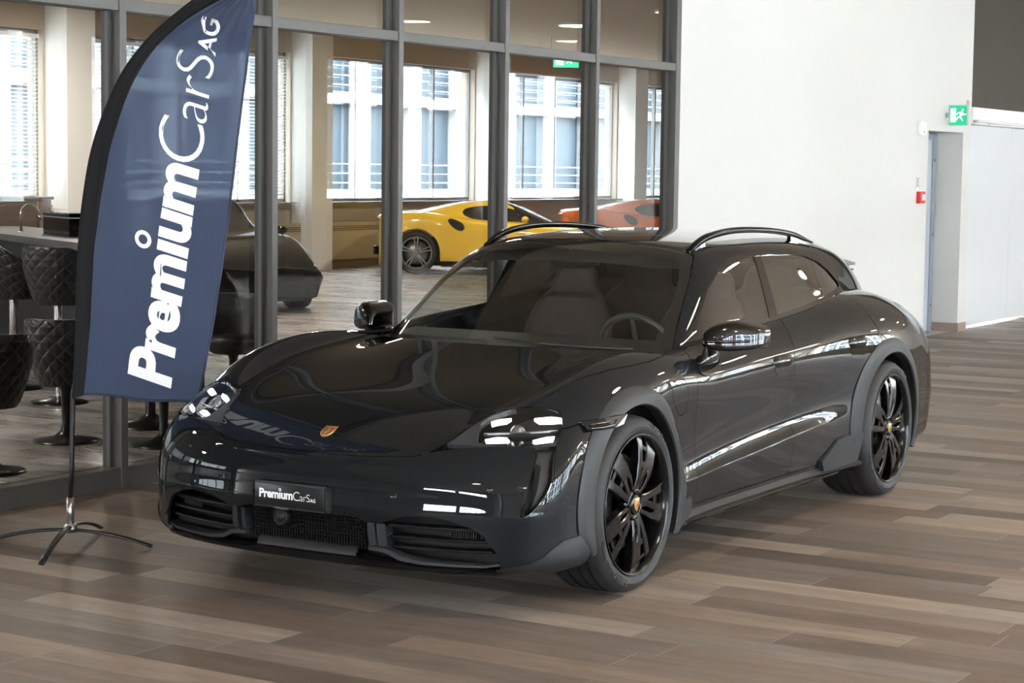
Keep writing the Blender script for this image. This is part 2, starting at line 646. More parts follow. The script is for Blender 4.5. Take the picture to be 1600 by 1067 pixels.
# ---- 2-D outlines read as distances
hood_out = [(-.880, 0), (-.875, .16), (-.866, .30), (-.838, .452), (-.74, .585), (-.60, .66), (-.50, .72), (-.461, .746), (-.38, .775), (-.287, .803), (-.117, .850), (.09, .880), (.256, .884), (.40, .868), (.52, .838), (.64, .795), (.715, .752), (.74, .4), (.74, 0)]
hood_half = crom(hood_out[:4], 6) + hood_out[4:]
HOOD = sdf([tuple(p) for p in hood_half] + [(p[0], -p[1]) for p in reversed(hood_half)])
lamp_out = [(.456, .612), (.500, .632), (.545, .664), (.573, .705), (.600, .745), (.650, .768), (.72, .779), (.795, .778), (.845, .765), (.874, .735), (.890, .71), (.910, .665), (.925, .61),
            (.940, .546), (.938, .50), (.925, .462), (.900, .42), (.872, .394), (.858, .405), (.864, .46), (.874, .53), (.872, .60), (.862, .635), (.83, .648), (.72, .645), (.60, .635), (.52, .622)]
LAMP = sdf(crom(lamp_out, 4, True))
lens_out = [(.662, .664), (.634, .688), (.612, .722), (.624, .748), (.66, .766), (.72, .778), (.795, .777), (.845, .764), (.878, .738), (.892, .706), (.896, .672), (.87, .660), (.77, .656)]
LENS = sdf(crom(lens_out, 4, True))
flap_out = [(.340, .785), (.352, .811), (.408, .822), (.45, .820), (.486, .808), (.511, .763), (.508, .715), (.490, .678), (.451, .668), (.415, .680), (.376, .715), (.346, .752)]
FLAP = sdf(crom(flap_out, 5, True))
fd_rear = [(1.81, .99), (1.775, .945), (1.730, .885), (1.705, .81), (1.693, .6), (1.675, .42), (1.64, .27)]
fdoor_out = [(.606, .27), (.612, .40), (.622, .52), (.618, .70), (.609, .786), (.636, .85), (.668, .882), (.719, .921), (.74, .96), (.75, 1.3), (1.9, 1.3)] + fd_rear
FDOOR = sdf(fdoor_out)
rdoor_out = fd_rear + [(2.25, .27), (2.36, .30), (2.42, .46), (2.47, .62), (2.58, .73), (2.72, .775), (2.772, .79), (2.765, .84), (2.746, .885), (2.712, .951), (2.715, 1.0), (2.70, 1.06), (2.60, 1.3), (1.9, 1.3)]
RDOOR = sdf(rdoor_out)
open_out = [(0, .372), (.14, .372), (.25, .372), (.30, .358), (.345, .352), (.40, .372), (.47, .392), (.56, .396), (.63, .384), (.70, .362), (.745, .335), (.785, .27), (.80, .215), (.79, .196),
            (.5, .196), (0, .19)]
OPEN = sdf([(a, b) for a, b in open_out] + [(-a, b) for a, b in reversed(open_out[1:-1])])

AX = (0.0, 2.904)
WR = .357


def f_hood(c): return np.maximum(HOOD(c[:, 0], c[:, 1]), .55 - c[:, 2])
def f_lamp(c): return np.maximum(LAMP(np.abs(c[:, 1]), c[:, 2]), c[:, 0] + .36)
def f_lens(c): return np.maximum(LENS(np.abs(c[:, 1]), c[:, 2]), c[:, 0] + .36)
def f_open(c): return np.maximum(OPEN(c[:, 1], c[:, 2]), c[:, 0] + .55)


def f_arch(c, R=.432):
    v = None
    for a in AX:
        dx = c[:, 0] - a
        dz = c[:, 2] - .36
        d = np.where(dz > 0, np.hypot(dx, dz), np.abs(dx)) - R
        v = d if v is None else np.minimum(v, d)
    return np.maximum(v, .56 - np.abs(c[:, 1]))


def f_bump(c):
    return np.maximum(c[:, 2] - (.712 + np.clip(c[:, 0] + .454, -.1, .3) * .13), c[:, 0] + .02)


def f_fdoor(c): return np.maximum(FDOOR(c[:, 0], c[:, 2]), .6 - np.abs(c[:, 1]))
def f_rdoor(c): return np.maximum(RDOOR(c[:, 0], c[:, 2]), .6 - np.abs(c[:, 1]))
def f_flap(c): return np.maximum(FLAP(c[:, 0], c[:, 2]), .6 + c[:, 1])       # on the left flank only


def f_corner(c):
    """The grey plastic lower corner of the front bumper (inside < 0)."""
    a = np.abs(c[:, 1])
    zt = np.interp(a, [.70, .768, .829, .885, .925, .966, .984], [.196, .205, .213, .226, .250, .305, .312])
    return np.maximum(c[:, 2] - zt, c[:, 0] + .05)


def f_sill(c): return np.maximum(c[:, 2] - .244, np.maximum(.30 - c[:, 0], c[:, 0] - 2.62))


G = .0017
SHELL_CUTS = {}


def panel(name, me, keep=(), drop=(), m=None, parent=None, hemd=.012, side=None, push=0.0):
    """A trimmed piece of a master surface: inside every field of keep, outside every field of drop."""
    bm = bm_of(me)
    for f, iso in keep:
        cut(bm, f, iso)
    for f, iso in drop:
        cut(bm, f, iso, keep_neg=False)
    if side is not None:
        bmesh.ops.delete(bm, geom=[f for f in bm.faces if f.calc_center_median().y * side < 0], context='FACES')
    loose = [v for v in bm.verts if not v.link_faces]
    bmesh.ops.delete(bm, geom=loose, context='VERTS')
    if push:
        bm.normal_update()
        for v in bm.verts:
            v.co += v.normal * push
    if hemd:
        hem(bm, hemd)
    return obj(name, bm, m, parent, smooth=True)


def f_under(c): return .21 - c[:, 2]


CLEAN = [(f_arch, 0.0)]
hood = panel('bonnet', body_me, [(f_hood, -G)], [(f_lamp, .0005)], M_PAINT, CAR)
bumper = panel('front_bumper', body_me, [(f_bump, -G)], [(f_hood, G), (f_lamp, 0), (f_open, 0), (f_corner, 0)] + CLEAN, M_PAINT, CAR)
corner = panel('bumper_corner_cladding', body_me, [(f_corner, 0)], [(f_open, .0)] + CLEAN, M_CLAD, CAR, push=.006)
for sd in (-1, 1):
    panel('front_door', body_me, [(f_fdoor, -G)], [(f_sill, 0)], M_PAINT, CAR, side=sd)
    panel('rear_door', body_me, [(f_rdoor, -G)], [(f_sill, 0)] + CLEAN, M_PAINT, CAR, side=sd)
shell = panel('body_shell', body_me, [], [(f_hood, G), (f_lamp, 0), (f_bump, G), (f_fdoor, G), (f_rdoor, G), (f_flap, G), (f_sill, 0)] + CLEAN, M_PAINT, CAR)


def split_loose(o, names):
    """Give each separate piece of a panel its own object; names(centre) says what it is."""
    bm = bm_of(o.data)
    bm.verts.ensure_lookup_table()
    seen = set()
    groups = []
    for v in bm.verts:
        if v in seen:
            continue
        st, g = [v], []
        seen.add(v)
        while st:
            a = st.pop()
            g.append(a)
            for e in a.link_edges:
                b = e.other_vert(a)
                if b not in seen:
                    seen.add(b)
                    st.append(b)
        groups.append({q.index for q in g})
    bm.free()
    par, mt = o.parent, o.data.materials[0]
    for g in groups:
        if len(g) < 30:
            continue
        b2 = bm_of(o.data)
        b2.verts.ensure_lookup_table()
        bmesh.ops.delete(b2, geom=[v for v in b2.verts if v.index not in g], context='VERTS')
        c = sum((v.co for v in b2.verts), Vector()) / len(b2.verts)
        obj(names(c), b2, mt, par)
    bpy.data.objects.remove(o)


split_loose(shell, lambda c: 'front_fender' if c.x < 1.2 else 'rear_body')
flap = panel('charging_flap', body_me, [(f_flap, -G)], [], M_PAINT, CAR)

# ---------------------------------------------------------------- cabin panels
def tpath(key):
    return [np.array(s[key]) for s in CAB]


dlo_out = [(.800, .915), (.875, .955), (.985, 1.020), (1.08, 1.095), (1.175, 1.163), (1.33, 1.232), (1.52, 1.279), (1.75, 1.295), (2.0, 1.297), (2.25, 1.290), (2.45, 1.276), (2.62, 1.243),
           (2.74, 1.195), (2.82, 1.135), (2.835, 1.105), (2.80, 1.088), (2.6, 1.068), (2.42, 1.050), (2.12, 1.020), (1.7, .987), (1.2, .956), (.95, .935)]
DLO = sdf(dlo_out)
ws_out = [(0, 1.362), (.20, 1.355), (.386, 1.342), (.50, 1.326), (.555, 1.314), (.582, 1.30), (.598, 1.28), (.636, 1.214), (.673, 1.107), (.709, 1.003), (.743, .904), (.747, .84), (0, .84)]
WS = sdf([(a, b) for a, b in ws_out] + [(-a, b) for a, b in reversed(ws_out[1:-1])])
roof_top = [(1.262, 0), (1.262, .2), (1.285, .36), (1.335, .505), (1.5, .525), (2.0, .527), (2.5, .515), (2.8, .50), (3.05, .48), (3.1, .30), (3.12, 0)]
ROOF = sdf(roof_top + [(p[0], -p[1]) for p in reversed(roof_top[1:-1])])


def f_dlo(c): return np.maximum(DLO(c[:, 0], c[:, 2]), .5 - np.abs(c[:, 1]))
def f_ws(c): return np.maximum(WS(c[:, 1], c[:, 2]), c[:, 0] - (1.28 + .3 * np.maximum(0, np.abs(c[:, 1]) - .3)))
def f_roof(c): return np.maximum(ROOF(c[:, 0], c[:, 1]), 1.2 - c[:, 2])
def f_bp1(c): return c[:, 0] - np.interp(c[:, 2], [.94, .98, 1.13, 1.31], [1.695, 1.703, 1.75, 1.79])          # front glass is in front of this
def f_bp2(c): return np.interp(c[:, 2], [.94, .98, 1.13, 1.31], [1.80, 1.806, 1.845, 1.88]) - c[:, 0]
def f_q(c): return c[:, 0] - np.interp(c[:, 2], [1.05, 1.167, 1.26, 1.3], [2.44, 2.484, 2.546, 2.575])


frame = panel('cabin_frame', cab_me, [], [(f_dlo, 0), (f_ws, 0), (f_roof, 0)], M_PAINT, CAR, hemd=.02)
panel('windscreen', cab_me, [(f_ws, -.002)], [], M_WIND, CAR, hemd=0)
panel('roof_glass', cab_me, [(f_roof, -.002)], [], M_ROOFG, CAR, hemd=.01)
for sd in (-1, 1):
    panel('front_side_window', cab_me, [(f_dlo, -.010), (f_bp1, 0)], [], M_SIDEG, CAR, hemd=0, side=sd, push=-.004)
    panel('door_pillar_trim', cab_me, [(f_dlo, -.010)], [(f_bp1, .004), (f_bp2, .004)], M_GLOSSB, CAR, hemd=.004, side=sd, push=-.002)
    panel('rear_side_window', cab_me, [(f_dlo, -.010), (f_bp2, 0), (f_q, -.003)], [], M_PRIV, CAR, hemd=0, side=sd, push=-.004)
    panel('quarter_window', cab_me, [(f_dlo, -.010)], [(f_q, .003)], M_PRIV, CAR, hemd=0, side=sd, push=-.004)
    panel('window_trim', cab_me, [(f_dlo, .004)], [(f_dlo, -.011)], M_GLOSSB, CAR, hemd=.012, side=sd, push=.003)
# ---------------------------------------------------------------- car: cladding, wheels, lamps and fittings
def side_y(x, z, sd, default=.96):
    """Half-width of the body surface at (x, z)."""
    h = BODY_BVH.ray_cast(Vector((x, sd * 2.0, z)), Vector((0, -sd, 0)), 1.6)
    return h[0] if h[0] is not None else None


def loft(bm, rows, closed_u=False, smooth=True):
    R = [[bm.verts.new(p) for p in r] for r in rows]
    n = len(R[0])
    for i in range(len(R) - 1):
        for k in range(n if closed_u else n - 1):
            f = bm.faces.new((R[i][k], R[i][(k + 1) % n], R[i + 1][(k + 1) % n], R[i + 1][k]))
            f.smooth = smooth
    return R


def arch_cladding(ax, sd, front):
    bm = bmesh.new()
    if front:
        A = [-28, -15, 0, 25, 50, 78, 100, 125, 150, 172, 186, 200]          # degrees, 0 = rearwards, 90 = up
        RO = [.535, .512, .500, .470, .470, .470, .470, .476, .500, .512, .508, .435]
    else:
        A = [-20, -8, 8, 30, 55, 78, 100, 122, 140, 158, 172, 184]
        RO = [.47, .455, .450, .455, .463, .472, .478, .495, .515, .53, .535, .52]
    angs = np.linspace(A[0], A[-1], 49)
    rows = []
    for a in angs:
        ro = float(np.interp(a, A, RO))
        ra = math.radians(a)
        row = []
        for k, t in enumerate((0, .25, .5, .75, 1.0)):
            r = .402 + (ro - .402) * t
            x, z = ax + r * math.cos(ra), .36 + r * math.sin(ra)
            z = max(z, .185)
            h = side_y(x, z, sd)
            y = abs(h.y) if h is not None else .96
            y = max(y, .955 if r < .45 else y) + (.012 if k < 4 else .004)
            row.append([x, sd * y, z])
        inner = [row[0][0] - .004 * math.cos(ra), row[0][1] - sd * .05, row[0][2] - .004 * math.sin(ra)]
        lip = [row[0][0] - .006 * math.cos(ra), row[0][1] - sd * .006, row[0][2] - .006 * math.sin(ra)]
        outer = [row[-1][0] + .001, row[-1][1] - sd * .012, row[-1][2]]
        rows.append([inner, lip] + row + [outer])
    # even out the widths along the arch
    Y = np.array([[abs(p[1]) for p in r] for r in rows])
    for _ in range(3):
        Y[1:-1] = (Y[:-2] + 2 * Y[1:-1] + Y[2:]) / 4
    rows = [[(p[0], sd * Y[i, k], p[2]) for k, p in enumerate(r)] for i, r in enumerate(rows)]
    loft(bm, rows)
    bmesh.ops.recalc_face_normals(bm, faces=bm.faces)
    return bm


for sd in (-1, 1):
    for ax, fr in ((AX[0], True), (AX[1], False)):
        obj('wheel_arch_cladding', arch_cladding(ax, sd, fr), M_CLAD, CAR, angle=.7)
        # the dark liner of the wheel house
        bm = bmesh.new()
        rows = []
        for yy in (.50, .70, .93):
            rows.append([(ax + .425 * math.cos(math.radians(a)), sd * yy, max(.17, .36 + .425 * math.sin(math.radians(a)))) for a in range(-30, 211, 10)])
        loft(bm, rows)
        vs = [v for v in bm.verts if abs(abs(v.co.y) - .50) < 1e-4]
        bmesh.ops.contextual_create(bm, geom=vs)
        obj('wheel_house_liner', bm, M_VOID, CAR, smooth=True)

# rocker panels: grey upper flange, black step strip with four tread pads, kick-ups before the rear wheels
for sd in (-1, 1):
    bm = bmesh.new()
    rows = []
    for x in np.linspace(.43, 2.50, 40):
        w = side_y(x, .25, sd)
        w = abs(w.y) if w is not None else .93
        k = max(0, (x - 2.0) / .5)
        rows.append([(x, sd * (w - .03), .254), (x, sd * (w - .004), .250), (x, sd * (w + .004), .240), (x, sd * (w + .016 + .018 * k), .226), (x, sd * (w + .010 + .018 * k), .214), (x, sd * (w - .06), .206)])
    loft(bm, rows)
    bmesh.ops.recalc_face_normals(bm, faces=bm.faces)
    obj('side_skirt', bm, M_CLAD, CAR, angle=.5)
    bm = bmesh.new()
    prof = [(.80, .215), (.925, .213), (.932, .203), (.925, .190), (.80, .182)]
    rows = [[(x, sd * y, z) for y, z in prof] for x in np.linspace(.50, 2.30, 20)]
    loft(bm, rows, True, False)
    step = obj('step_strip', bm, M_GLOSSB, CAR)
    for cx in (.80, 1.20, 1.60, 2.0):
        bm = bmesh.new()
        box(bm, (cx, sd * .905, .2145), (.15, .035, .006), .0025)
        obj('tread_pad', bm, M_CLAD, step)
    # kick-up plate in front of the rear wheel and the small one behind the front wheel
    for pl, nm in (([(2.02, .285), (2.21, .372), (2.30, .382), (2.545, .372), (2.50, .240), (2.42, .212), (2.05, .232)], 'rear'),
                   ([(.402, .178), (.428, .300), (.55, .318), (.553, .245), (.50, .215)], 'front')):
        bm = bmesh.new()
        vs = []
        for x, z in pl:
            h = side_y(x, max(z, .25), sd)
            w = abs(h.y) if h is not None else .96
            vs.append(bm.verts.new((x, sd * (max(w, .940) + .010), z)))
        f = bm.faces.new(vs)
        r = bmesh.ops.extrude_face_region(bm, geom=[f])
        for v in [g for g in r['geom'] if isinstance(g, bmesh.types.BMVert)]:
            v.co.y -= sd * .05
        bmesh.ops.recalc_face_normals(bm, faces=bm.faces)
        bmesh.ops.bevel(bm, geom=list(bm.edges), offset=.004, segments=2, affect='EDGES')
        obj('skirt_kick_up', bm, M_CLAD, CAR, angle=.6)

# underbody
bm = bx((-.70, -.80, .172), (3.6, .80, .26))
box(bm, (1.45, 0, .40), (1.9, 1.5, .3))
obj('underbody', bm, M_VOID, CAR)


# ---------------------------------------------------------------- wheels
def spoke_bar(bm, pts, thick=.030, bev=.004):
    """pts: (radius, t0, t1, y) stations of one bar of a spoke; the face looks towards -y."""
    rows = []
    for r, a, b, y in pts:
        rows.append([(r, y + thick, a + .002), (r, y + bev, a), (r, y, a + bev), (r, y, b - bev), (r, y + bev, b), (r, y + thick, b - .002)])
    R = loft(bm, rows, True, False)
    bm.faces.new(R[0][::-1])
    bm.faces.new(R[-1])


def wheel_mesh_spokes(off):
    bm = bmesh.new()
    for k in range(5):
        ang = math.radians(off + 72 * k)
        sub = bmesh.new()
        # slim leading bar, broad trailing blade (forked round a slot near the hub), bridge between them
        spoke_bar(sub, [(.045, .000, .032, -.010), (.10, .010, .040, -.020), (.17, .022, .056, -.022), (.23, .032, .070, -.016), (.276, .038, .096, -.002)], .040)
        spoke_bar(sub, [(.045, -.034, -.016, -.010), (.09, -.052, -.032, -.020), (.125, -.066, -.044, -.022), (.160, -.074, -.038, -.022)], .040)
        spoke_bar(sub, [(.045, -.018, .012, -.010), (.09, -.016, .012, -.019), (.125, -.024, .004, -.021), (.160, -.040, -.002, -.022)], .040)
        spoke_bar(sub, [(.152, -.073, -.002, -.022), (.19, -.082, -.008, -.020), (.23, -.090, -.010, -.014), (.276, -.108, -.010, -.002)], .040)
        spoke_bar(sub, [(.150, -.012, .034, -.018), (.176, -.014, .038, -.018)], .030)
        spoke_bar(sub, [(.222, -.014, .050, -.013), (.238, -.016, .052, -.011)], .024)
        M = Matrix.Rotation(-ang, 4, 'Y')
        for v in sub.verts:
            v.co = M @ v.co
        me = bpy.data.meshes.new('s')
        sub.to_mesh(me)
        sub.free()
        bm.from_mesh(me)
        bpy.data.meshes.remove(me)
    bmesh.ops.recalc_face_normals(bm, faces=bm.faces)
    return bm


M_RIM = mat('rim_black', (.0035, .0035, .004), .17, 0, 0, spec=.32)
M_DISC = mat('brake_disc', (.30, .30, .30), .35, 1.0)
M_CALIPER = mat('caliper_grey', (.10, .10, .11), .3, .3)
M_GOLD = mat('crest_gold', (.75, .48, .16), .28, .9)
M_RED = mat('crest_red', (.38, .03, .02), .3)
M_TYRETXT = mat('tyre_lettering', (.008, .008, .008), .35)


def crest(parent, name, M, s, flat=False):
    """The shield badge: a gilt shield with two striped and two antlered fields and a small shield with a horse."""
    half = [(0, -.5), (.16, -.43), (.30, -.28), (.385, -.05), (.39, .2), (.36, .40), (.385, .50), (.2, .47), (0, .50)]
    outl = [(x * s, y * s) for x, y in half] + [(-x * s, y * s) for x, y in reversed(half[1:-1])]
    bm = bmesh.new()
    prism(bm, outl, .0035, M, .001)
    sh = obj(name, bm, M_GOLD, parent, angle=.5)
    top = sh
    if flat:                      # on a wheel the fields are siblings of the shield
        sh = parent
    bm = bmesh.new()
    for sx, q in ((1, 1), (-1, -1)):
        for k in range(3):
            y0 = (.30 - k * .115) if q == 1 else (-.02 - k * .115)
            x1 = .33 if q == 1 else (.33 - .05 * k - .02)
            prism(bm, [(sx * .05 * s, y0 * s), (sx * x1 * s, y0 * s), (sx * (x1 - .01) * s, (y0 - .06) * s), (sx * .05 * s, (y0 - .06) * s)], .0042, M)
    obj('stripes', bm, M_RED, sh)
    bm = bmesh.new()
    for sx, q in ((-1, 1), (1, -1)):
        for k in range(3):
            y0 = (.32 - k * .11) if q == 1 else (-.08 - k * .11)
            x1 = .31 if q == 1 else .27 - .05 * k
            pts = [Vector((sx * (.08 + (x1 - .08) * t) * s, (y0 - .03 + .05 * math.sin(t * 3)) * s, .0042)) for t in np.linspace(0, 1, 6)]
            tube(bm, [M @ p for p in pts], .013 * s, 6)
    hs = [(-.09, .10), (.0, .12), (.09, .10), (.085, -.04), (0, -.14), (-.085, -.04)]
    horse = [(-.035, -.10), (-.02, -.02), (-.05, .03), (-.01, .07), (.03, .09), (.05, .06), (.02, .03), (.04, -.02), (.02, -.05), (.0, -.03), (-.01, -.10)]
    prism(bm, [(x * s, y * s) for x, y in horse], .0062, M)
    obj('antlers_and_horse', bm, M_MATTB, sh)
    bm = bmesh.new()
    prism(bm, [(x * s, y * s) for x, y in hs], .0052, M, .0006)
    obj('inner_shield', bm, M_GOLD, sh)
    return top


def bend_text(body, size, r, ang0, y, off=.002, ext=.0008):
    """Lettering round a circle in the x-z plane facing -y, centred at ang0 (degrees), tops outward."""
    me = text_mesh(body, size, off, ext, 'CENTER', 1.15)
    for v in me.vertices:
        x, yy, zz = v.co
        a = math.radians(ang0) - x / r
        rr = r + yy
        v.co = (rr * math.cos(a), y - zz, rr * math.sin(a))
    return me


def make_wheel(half_w, off, parent, loc, flip):
    W = bpy.data.objects.new('wheel', None)
    COL.objects.link(W)
    W.parent = parent
    W.location = loc
    if flip:
        W.rotation_euler = (0, 0, PI)
    hw = half_w
    bm = bmesh.new()
    R = WR
    prof = [(.272, hw - .014), (.2835, hw - .005), (.294, hw + .003), (.315, hw + .006), (.335, hw - .004), (.347, hw - .020), (.3525, hw - .034)]
    tread = []
    gro = [hw - .055, .045, 0.0 - .008, -.055]
    ys = []
    full = prof + [(.3545, hw - .048)]
    for g in (hw * .52, hw * .14, -hw * .26, -hw * .62):
        full += [(.3565, g + .006), (.349, g + .0045), (.349, g - .0045), (.3565, g - .006)]
    full += [(r, -h) for r, h in reversed(prof)]
    lathe(bm, [(r, -h) for r, h in full], 96, 'y')
    # sipes across the shoulders
    for k in range(60):
        a = 2 * PI * k / 60
        for sgn in (1, -1):
            M = Matrix.Rotation(-a, 4, 'Y')
            vs = box(bm, (.3478, -sgn * (hw - .046), 0), (.0085, .034, .0022))
            for v in vs:
                v.co = M @ v.co
    tyre = obj('tyre', bm, M_RUBBER, W, angle=.6)
    link('sidewall_lettering', bend_text('P ZERO', .036, .314, 62, -hw - .0052), M_TYRETXT, W)
    link('sidewall_lettering', bend_text('PIRELLI', .030, .314, 205, -hw - .0052), M_TYRETXT, W)
    link('sidewall_lettering', bend_text('P ZERO', .036, .314, 242, -hw - .0052), M_TYRETXT, W)
    bm = bmesh.new()
    lathe(bm, [(.283, -hw + .004), (.2855, -hw - .001), (.284, -hw - .004), (.278, -hw - .004), (.272, -hw + .004), (.265, -hw + .020), (.256, -hw + .06), (.245, -hw + .12), (.250, hw - .02), (.272, hw - .004)], 96, 'y')
    obj('rim', bm, M_RIM, W, angle=.6)
    bm = wheel_mesh_spokes(off)
    for v in bm.verts:
        v.co.y += -hw + .022
    lathe(bm, [(.070, -hw + .045), (.072, -hw + .016), (.060, -hw + .008), (.044, -hw + .008), (.043, -hw + .014), (.0, -hw + .014)], 40, 'y')
    obj('spokes', bm, M_RIM, W, angle=.5)
    for k in range(5):
        bm = bmesh.new()
        a = math.radians(off + 36 + 72 * k)
        M = Matrix.Translation(Vector((.057 * math.cos(a), 0, .057 * math.sin(a))))
        lathe(bm, [(.0005, -hw + .001), (.0075, -hw + .001), (.0085, -hw + .006), (.0085, -hw + .020)], 8, 'y', M)
        obj('wheel_bolt', bm, M_RIM, W)
    bm = bmesh.new()
    lathe(bm, [(0, -hw + .004), (.036, -hw + .005), (.039, -hw + .008), (.040, -hw + .016)], 40, 'y')
    cap = obj('centre_cap', bm, M_GLOSSB, W, angle=.5)
    crest(W, 'crest', Matrix.Translation((0, -hw + .0045, 0)) @ Matrix.Rotation(PI / 2, 4, 'X'), .052, True)
    bm = bmesh.new()
    y0 = -hw + .085
    lathe(bm, [(.06, y0), (.195, y0), (.197, y0 + .004), (.197, y0 + .03), (.06, y0 + .034)], 64, 'y')
    obj('brake_disc', bm, M_DISC, W, angle=.5)
    bm = bmesh.new()
    rows = []
    for a in np.linspace(math.radians(150), math.radians(215), 10):
        rows.append([(r * math.cos(a), y, r * math.sin(a)) for r, y in ((.13, y0 - .012), (.215, y0 - .012), (.222, y0 + .01), (.215, y0 + .05), (.13, y0 + .05))])
    Rr = loft(bm, rows, True, False)
    bm.faces.new(Rr[0])
    bm.faces.new(Rr[-1][::-1])
    bmesh.ops.recalc_face_normals(bm, faces=bm.faces)
    obj('brake_caliper', bm, M_CALIPER, W)
    return W


make_wheel(.132, -3, CAR, (0, -.838, WR), False)
make_wheel(.132, 20, CAR, (0, .838, WR), True)
make_wheel(.150, 18, CAR, (2.904, -.828, WR), False)
make_wheel(.150, 0, CAR, (2.904, .828, WR), True)

# ---------------------------------------------------------------- headlamps
M_SATIN = mat('satin_black', (.028, .031, .036), .32, spec=.6)
M_LENS = thin_glass('lamp_lens', (.93, .94, .95), 1.0)
M_LED = mat('lit_lamp_element', (1, 1, 1), .3, emit=(1.0, .98, .95), strength=.22)
M_LAMPIN = mat('lamp_inner_silver', (.25, .26, .28), .18, .9)


def on_front(y, z):
    h = BODY_BVH.ray_cast(Vector((-3, y, z)), Vector((1, 0, 0)), 4)
    if h[0] is None:
        return Vector((-.5, y, z)), Vector((-1, 0, 0))
    return h[0], h[1]


for sd in (-1, 1):
    H = bpy.data.objects.new('headlamp', None)
    COL.objects.link(H)
    H.parent = CAR
    panel('lens', body_me, [(f_lens, -.002)], [], M_LENS, H, hemd=.006, side=sd, push=-.001)
    # dark bezel round the lens and the duct that runs down to the bumper corner
    bz = panel('bezel', body_me, [(f_lamp, -.001), (lambda c: .655 - c[:, 2], 0)], [(f_lens, .001)], M_SATIN, H, hemd=.02, side=sd, push=-.006)
    split_loose(bz, lambda c: 'bezel' if abs(c.y) > .6 else 'bezel_tip')
    panel('duct', body_me, [(f_lamp, -.0005), (lambda c: c[:, 2] - .655, 0)], [(f_lens, .001)], M_MATTB, H, hemd=0, side=sd, push=-.040)
    panel('duct_wall', body_me, [(f_lamp, -.001), (lambda c: c[:, 2] - .655, 0)], [(f_lens, .001), (f_lamp, -.004)], M_GLOSSB, H, hemd=.045, side=sd, push=-.001)
    panel('housing', body_me, [(f_lens, .012)], [], M_VOID, H, hemd=0, side=sd, push=-.075)
    # vertical vane of the duct
    bm = bmesh.new()
    rows = []
    for y, z in ((.876, .60), (.888, .55), (.892, .50), (.885, .45), (.872, .41)):
        p, n = on_front(sd * y, z)
        q, _ = on_front(sd * (y + .022), z)
        rows.append([p - n * .002, p - n * .010, q - n * .045, q - n * .050])
    loft(bm, rows)
    bmesh.ops.recalc_face_normals(bm, faces=bm.faces)
    obj('duct_vane', bm, M_CLAD, H, smooth=True)
    # four light bars
    for pl in ([(.632, .738), (.660, .747), (.702, .752), (.694, .741), (.665, .737), (.642, .731)], [(.780, .752), (.83, .757), (.862, .752), (.874, .742), (.85, .741), (.805, .741)],
               [(.664, .681), (.70, .689), (.735, .689), (.752, .679), (.70, .677), (.672, .676)], [(.826, .681), (.862, .692), (.886, .693), (.890, .682), (.86, .679), (.836, .676)]):
        bm = bmesh.new()
        cy, cz = sum(p[0] for p in pl) / len(pl), sum(p[1] for p in pl) / len(pl)
        fr, bk = [], []
        for y, z in pl:
            p, n = on_front(sd * y, z)
            fr.append(bm.verts.new(p - n * .014))
            bk.append(bm.verts.new(p - n * .030))
        p, n = on_front(sd * cy, cz)
        c = bm.verts.new(p - n * .010)
        for i in range(len(pl)):
            j = (i + 1) % len(pl)
            bm.faces.new((fr[i], fr[j], c))
            bm.faces.new((fr[i], bk[i], bk[j], fr[j]))
        bm.faces.new(bk)
        bmesh.ops.recalc_face_normals(bm, faces=bm.faces)
        obj('light_bar', bm, M_LED, H, smooth=False)
    # two projectors, the silver shelf between them
    for y, z, r in ((.742, .730, .026), (.755, .680, .014), (.790, .682, .010)):
        p, n = on_front(sd * y, z)
        M = Matrix.Translation(p - n * .055) @ n.to_track_quat('Z', 'Y').to_matrix().to_4x4()
        bm = bmesh.new()
        lathe(bm, [(r * 1.15, .0), (r * 1.15, .016), (r, .018), (r * .8, .026), (r * .45, .031), (.0005, .033)], 24, 'z', M)
        obj('projector', bm, M_LAMPIN, H, angle=.6)
    bm = bmesh.new()
    rows = []
    for t in np.linspace(0, 1, 14):
        y, z = sd * (.640 + .240 * t), .702 + .012 * t
        p, n = on_front(y, z)
        rows.append([p - n * .018 + Vector((0, 0, .003)), p - n * .016 - Vector((0, 0, .003)), p - n * .06 - Vector((0, 0, .004)), p - n * .06 + Vector((0, 0, .006))])
    loft(bm, rows, True)
    bmesh.ops.recalc_face_normals(bm, faces=bm.faces)
    obj('reflector_shelf', bm, M_LAMPIN, H, smooth=True)
    # side marker in the arch cladding
    bm = bmesh.new()
    pl = [(-.405, .728), (-.29, .732), (-.205, .738), (-.125, .735), (-.165, .700), (-.225, .692), (-.29, .690), (-.398, .697)]
    vs = []
    for x, z in pl:
        h = side_y(x, z, sd)
        vs.append(bm.verts.new((x, h.y + sd * .016, z)))
    f = bm.faces.new(vs)
    r = bmesh.ops.extrude_face_region(bm, geom=[f])
    for v in [g for g in r['geom'] if isinstance(g, bmesh.types.BMVert)]:
        v.co.y -= sd * .03
    bmesh.ops.recalc_face_normals(bm, faces=bm.faces)
    mk = obj('side_marker_lamp', bm, M_GLOSSB, CAR)
    bm = bmesh.new()
    pts = []
    for x, z in ((-.375, .716), (-.29, .717), (-.20, .722), (-.23, .704), (-.30, .700), (-.375, .702)):
        h = side_y(x, z, sd)
        pts.append((x, h.y + sd * .018, z))
    tube(bm, pts, .0022, 6, closed=True)
    obj('light_guide', bm, M_LAMPIN, mk)

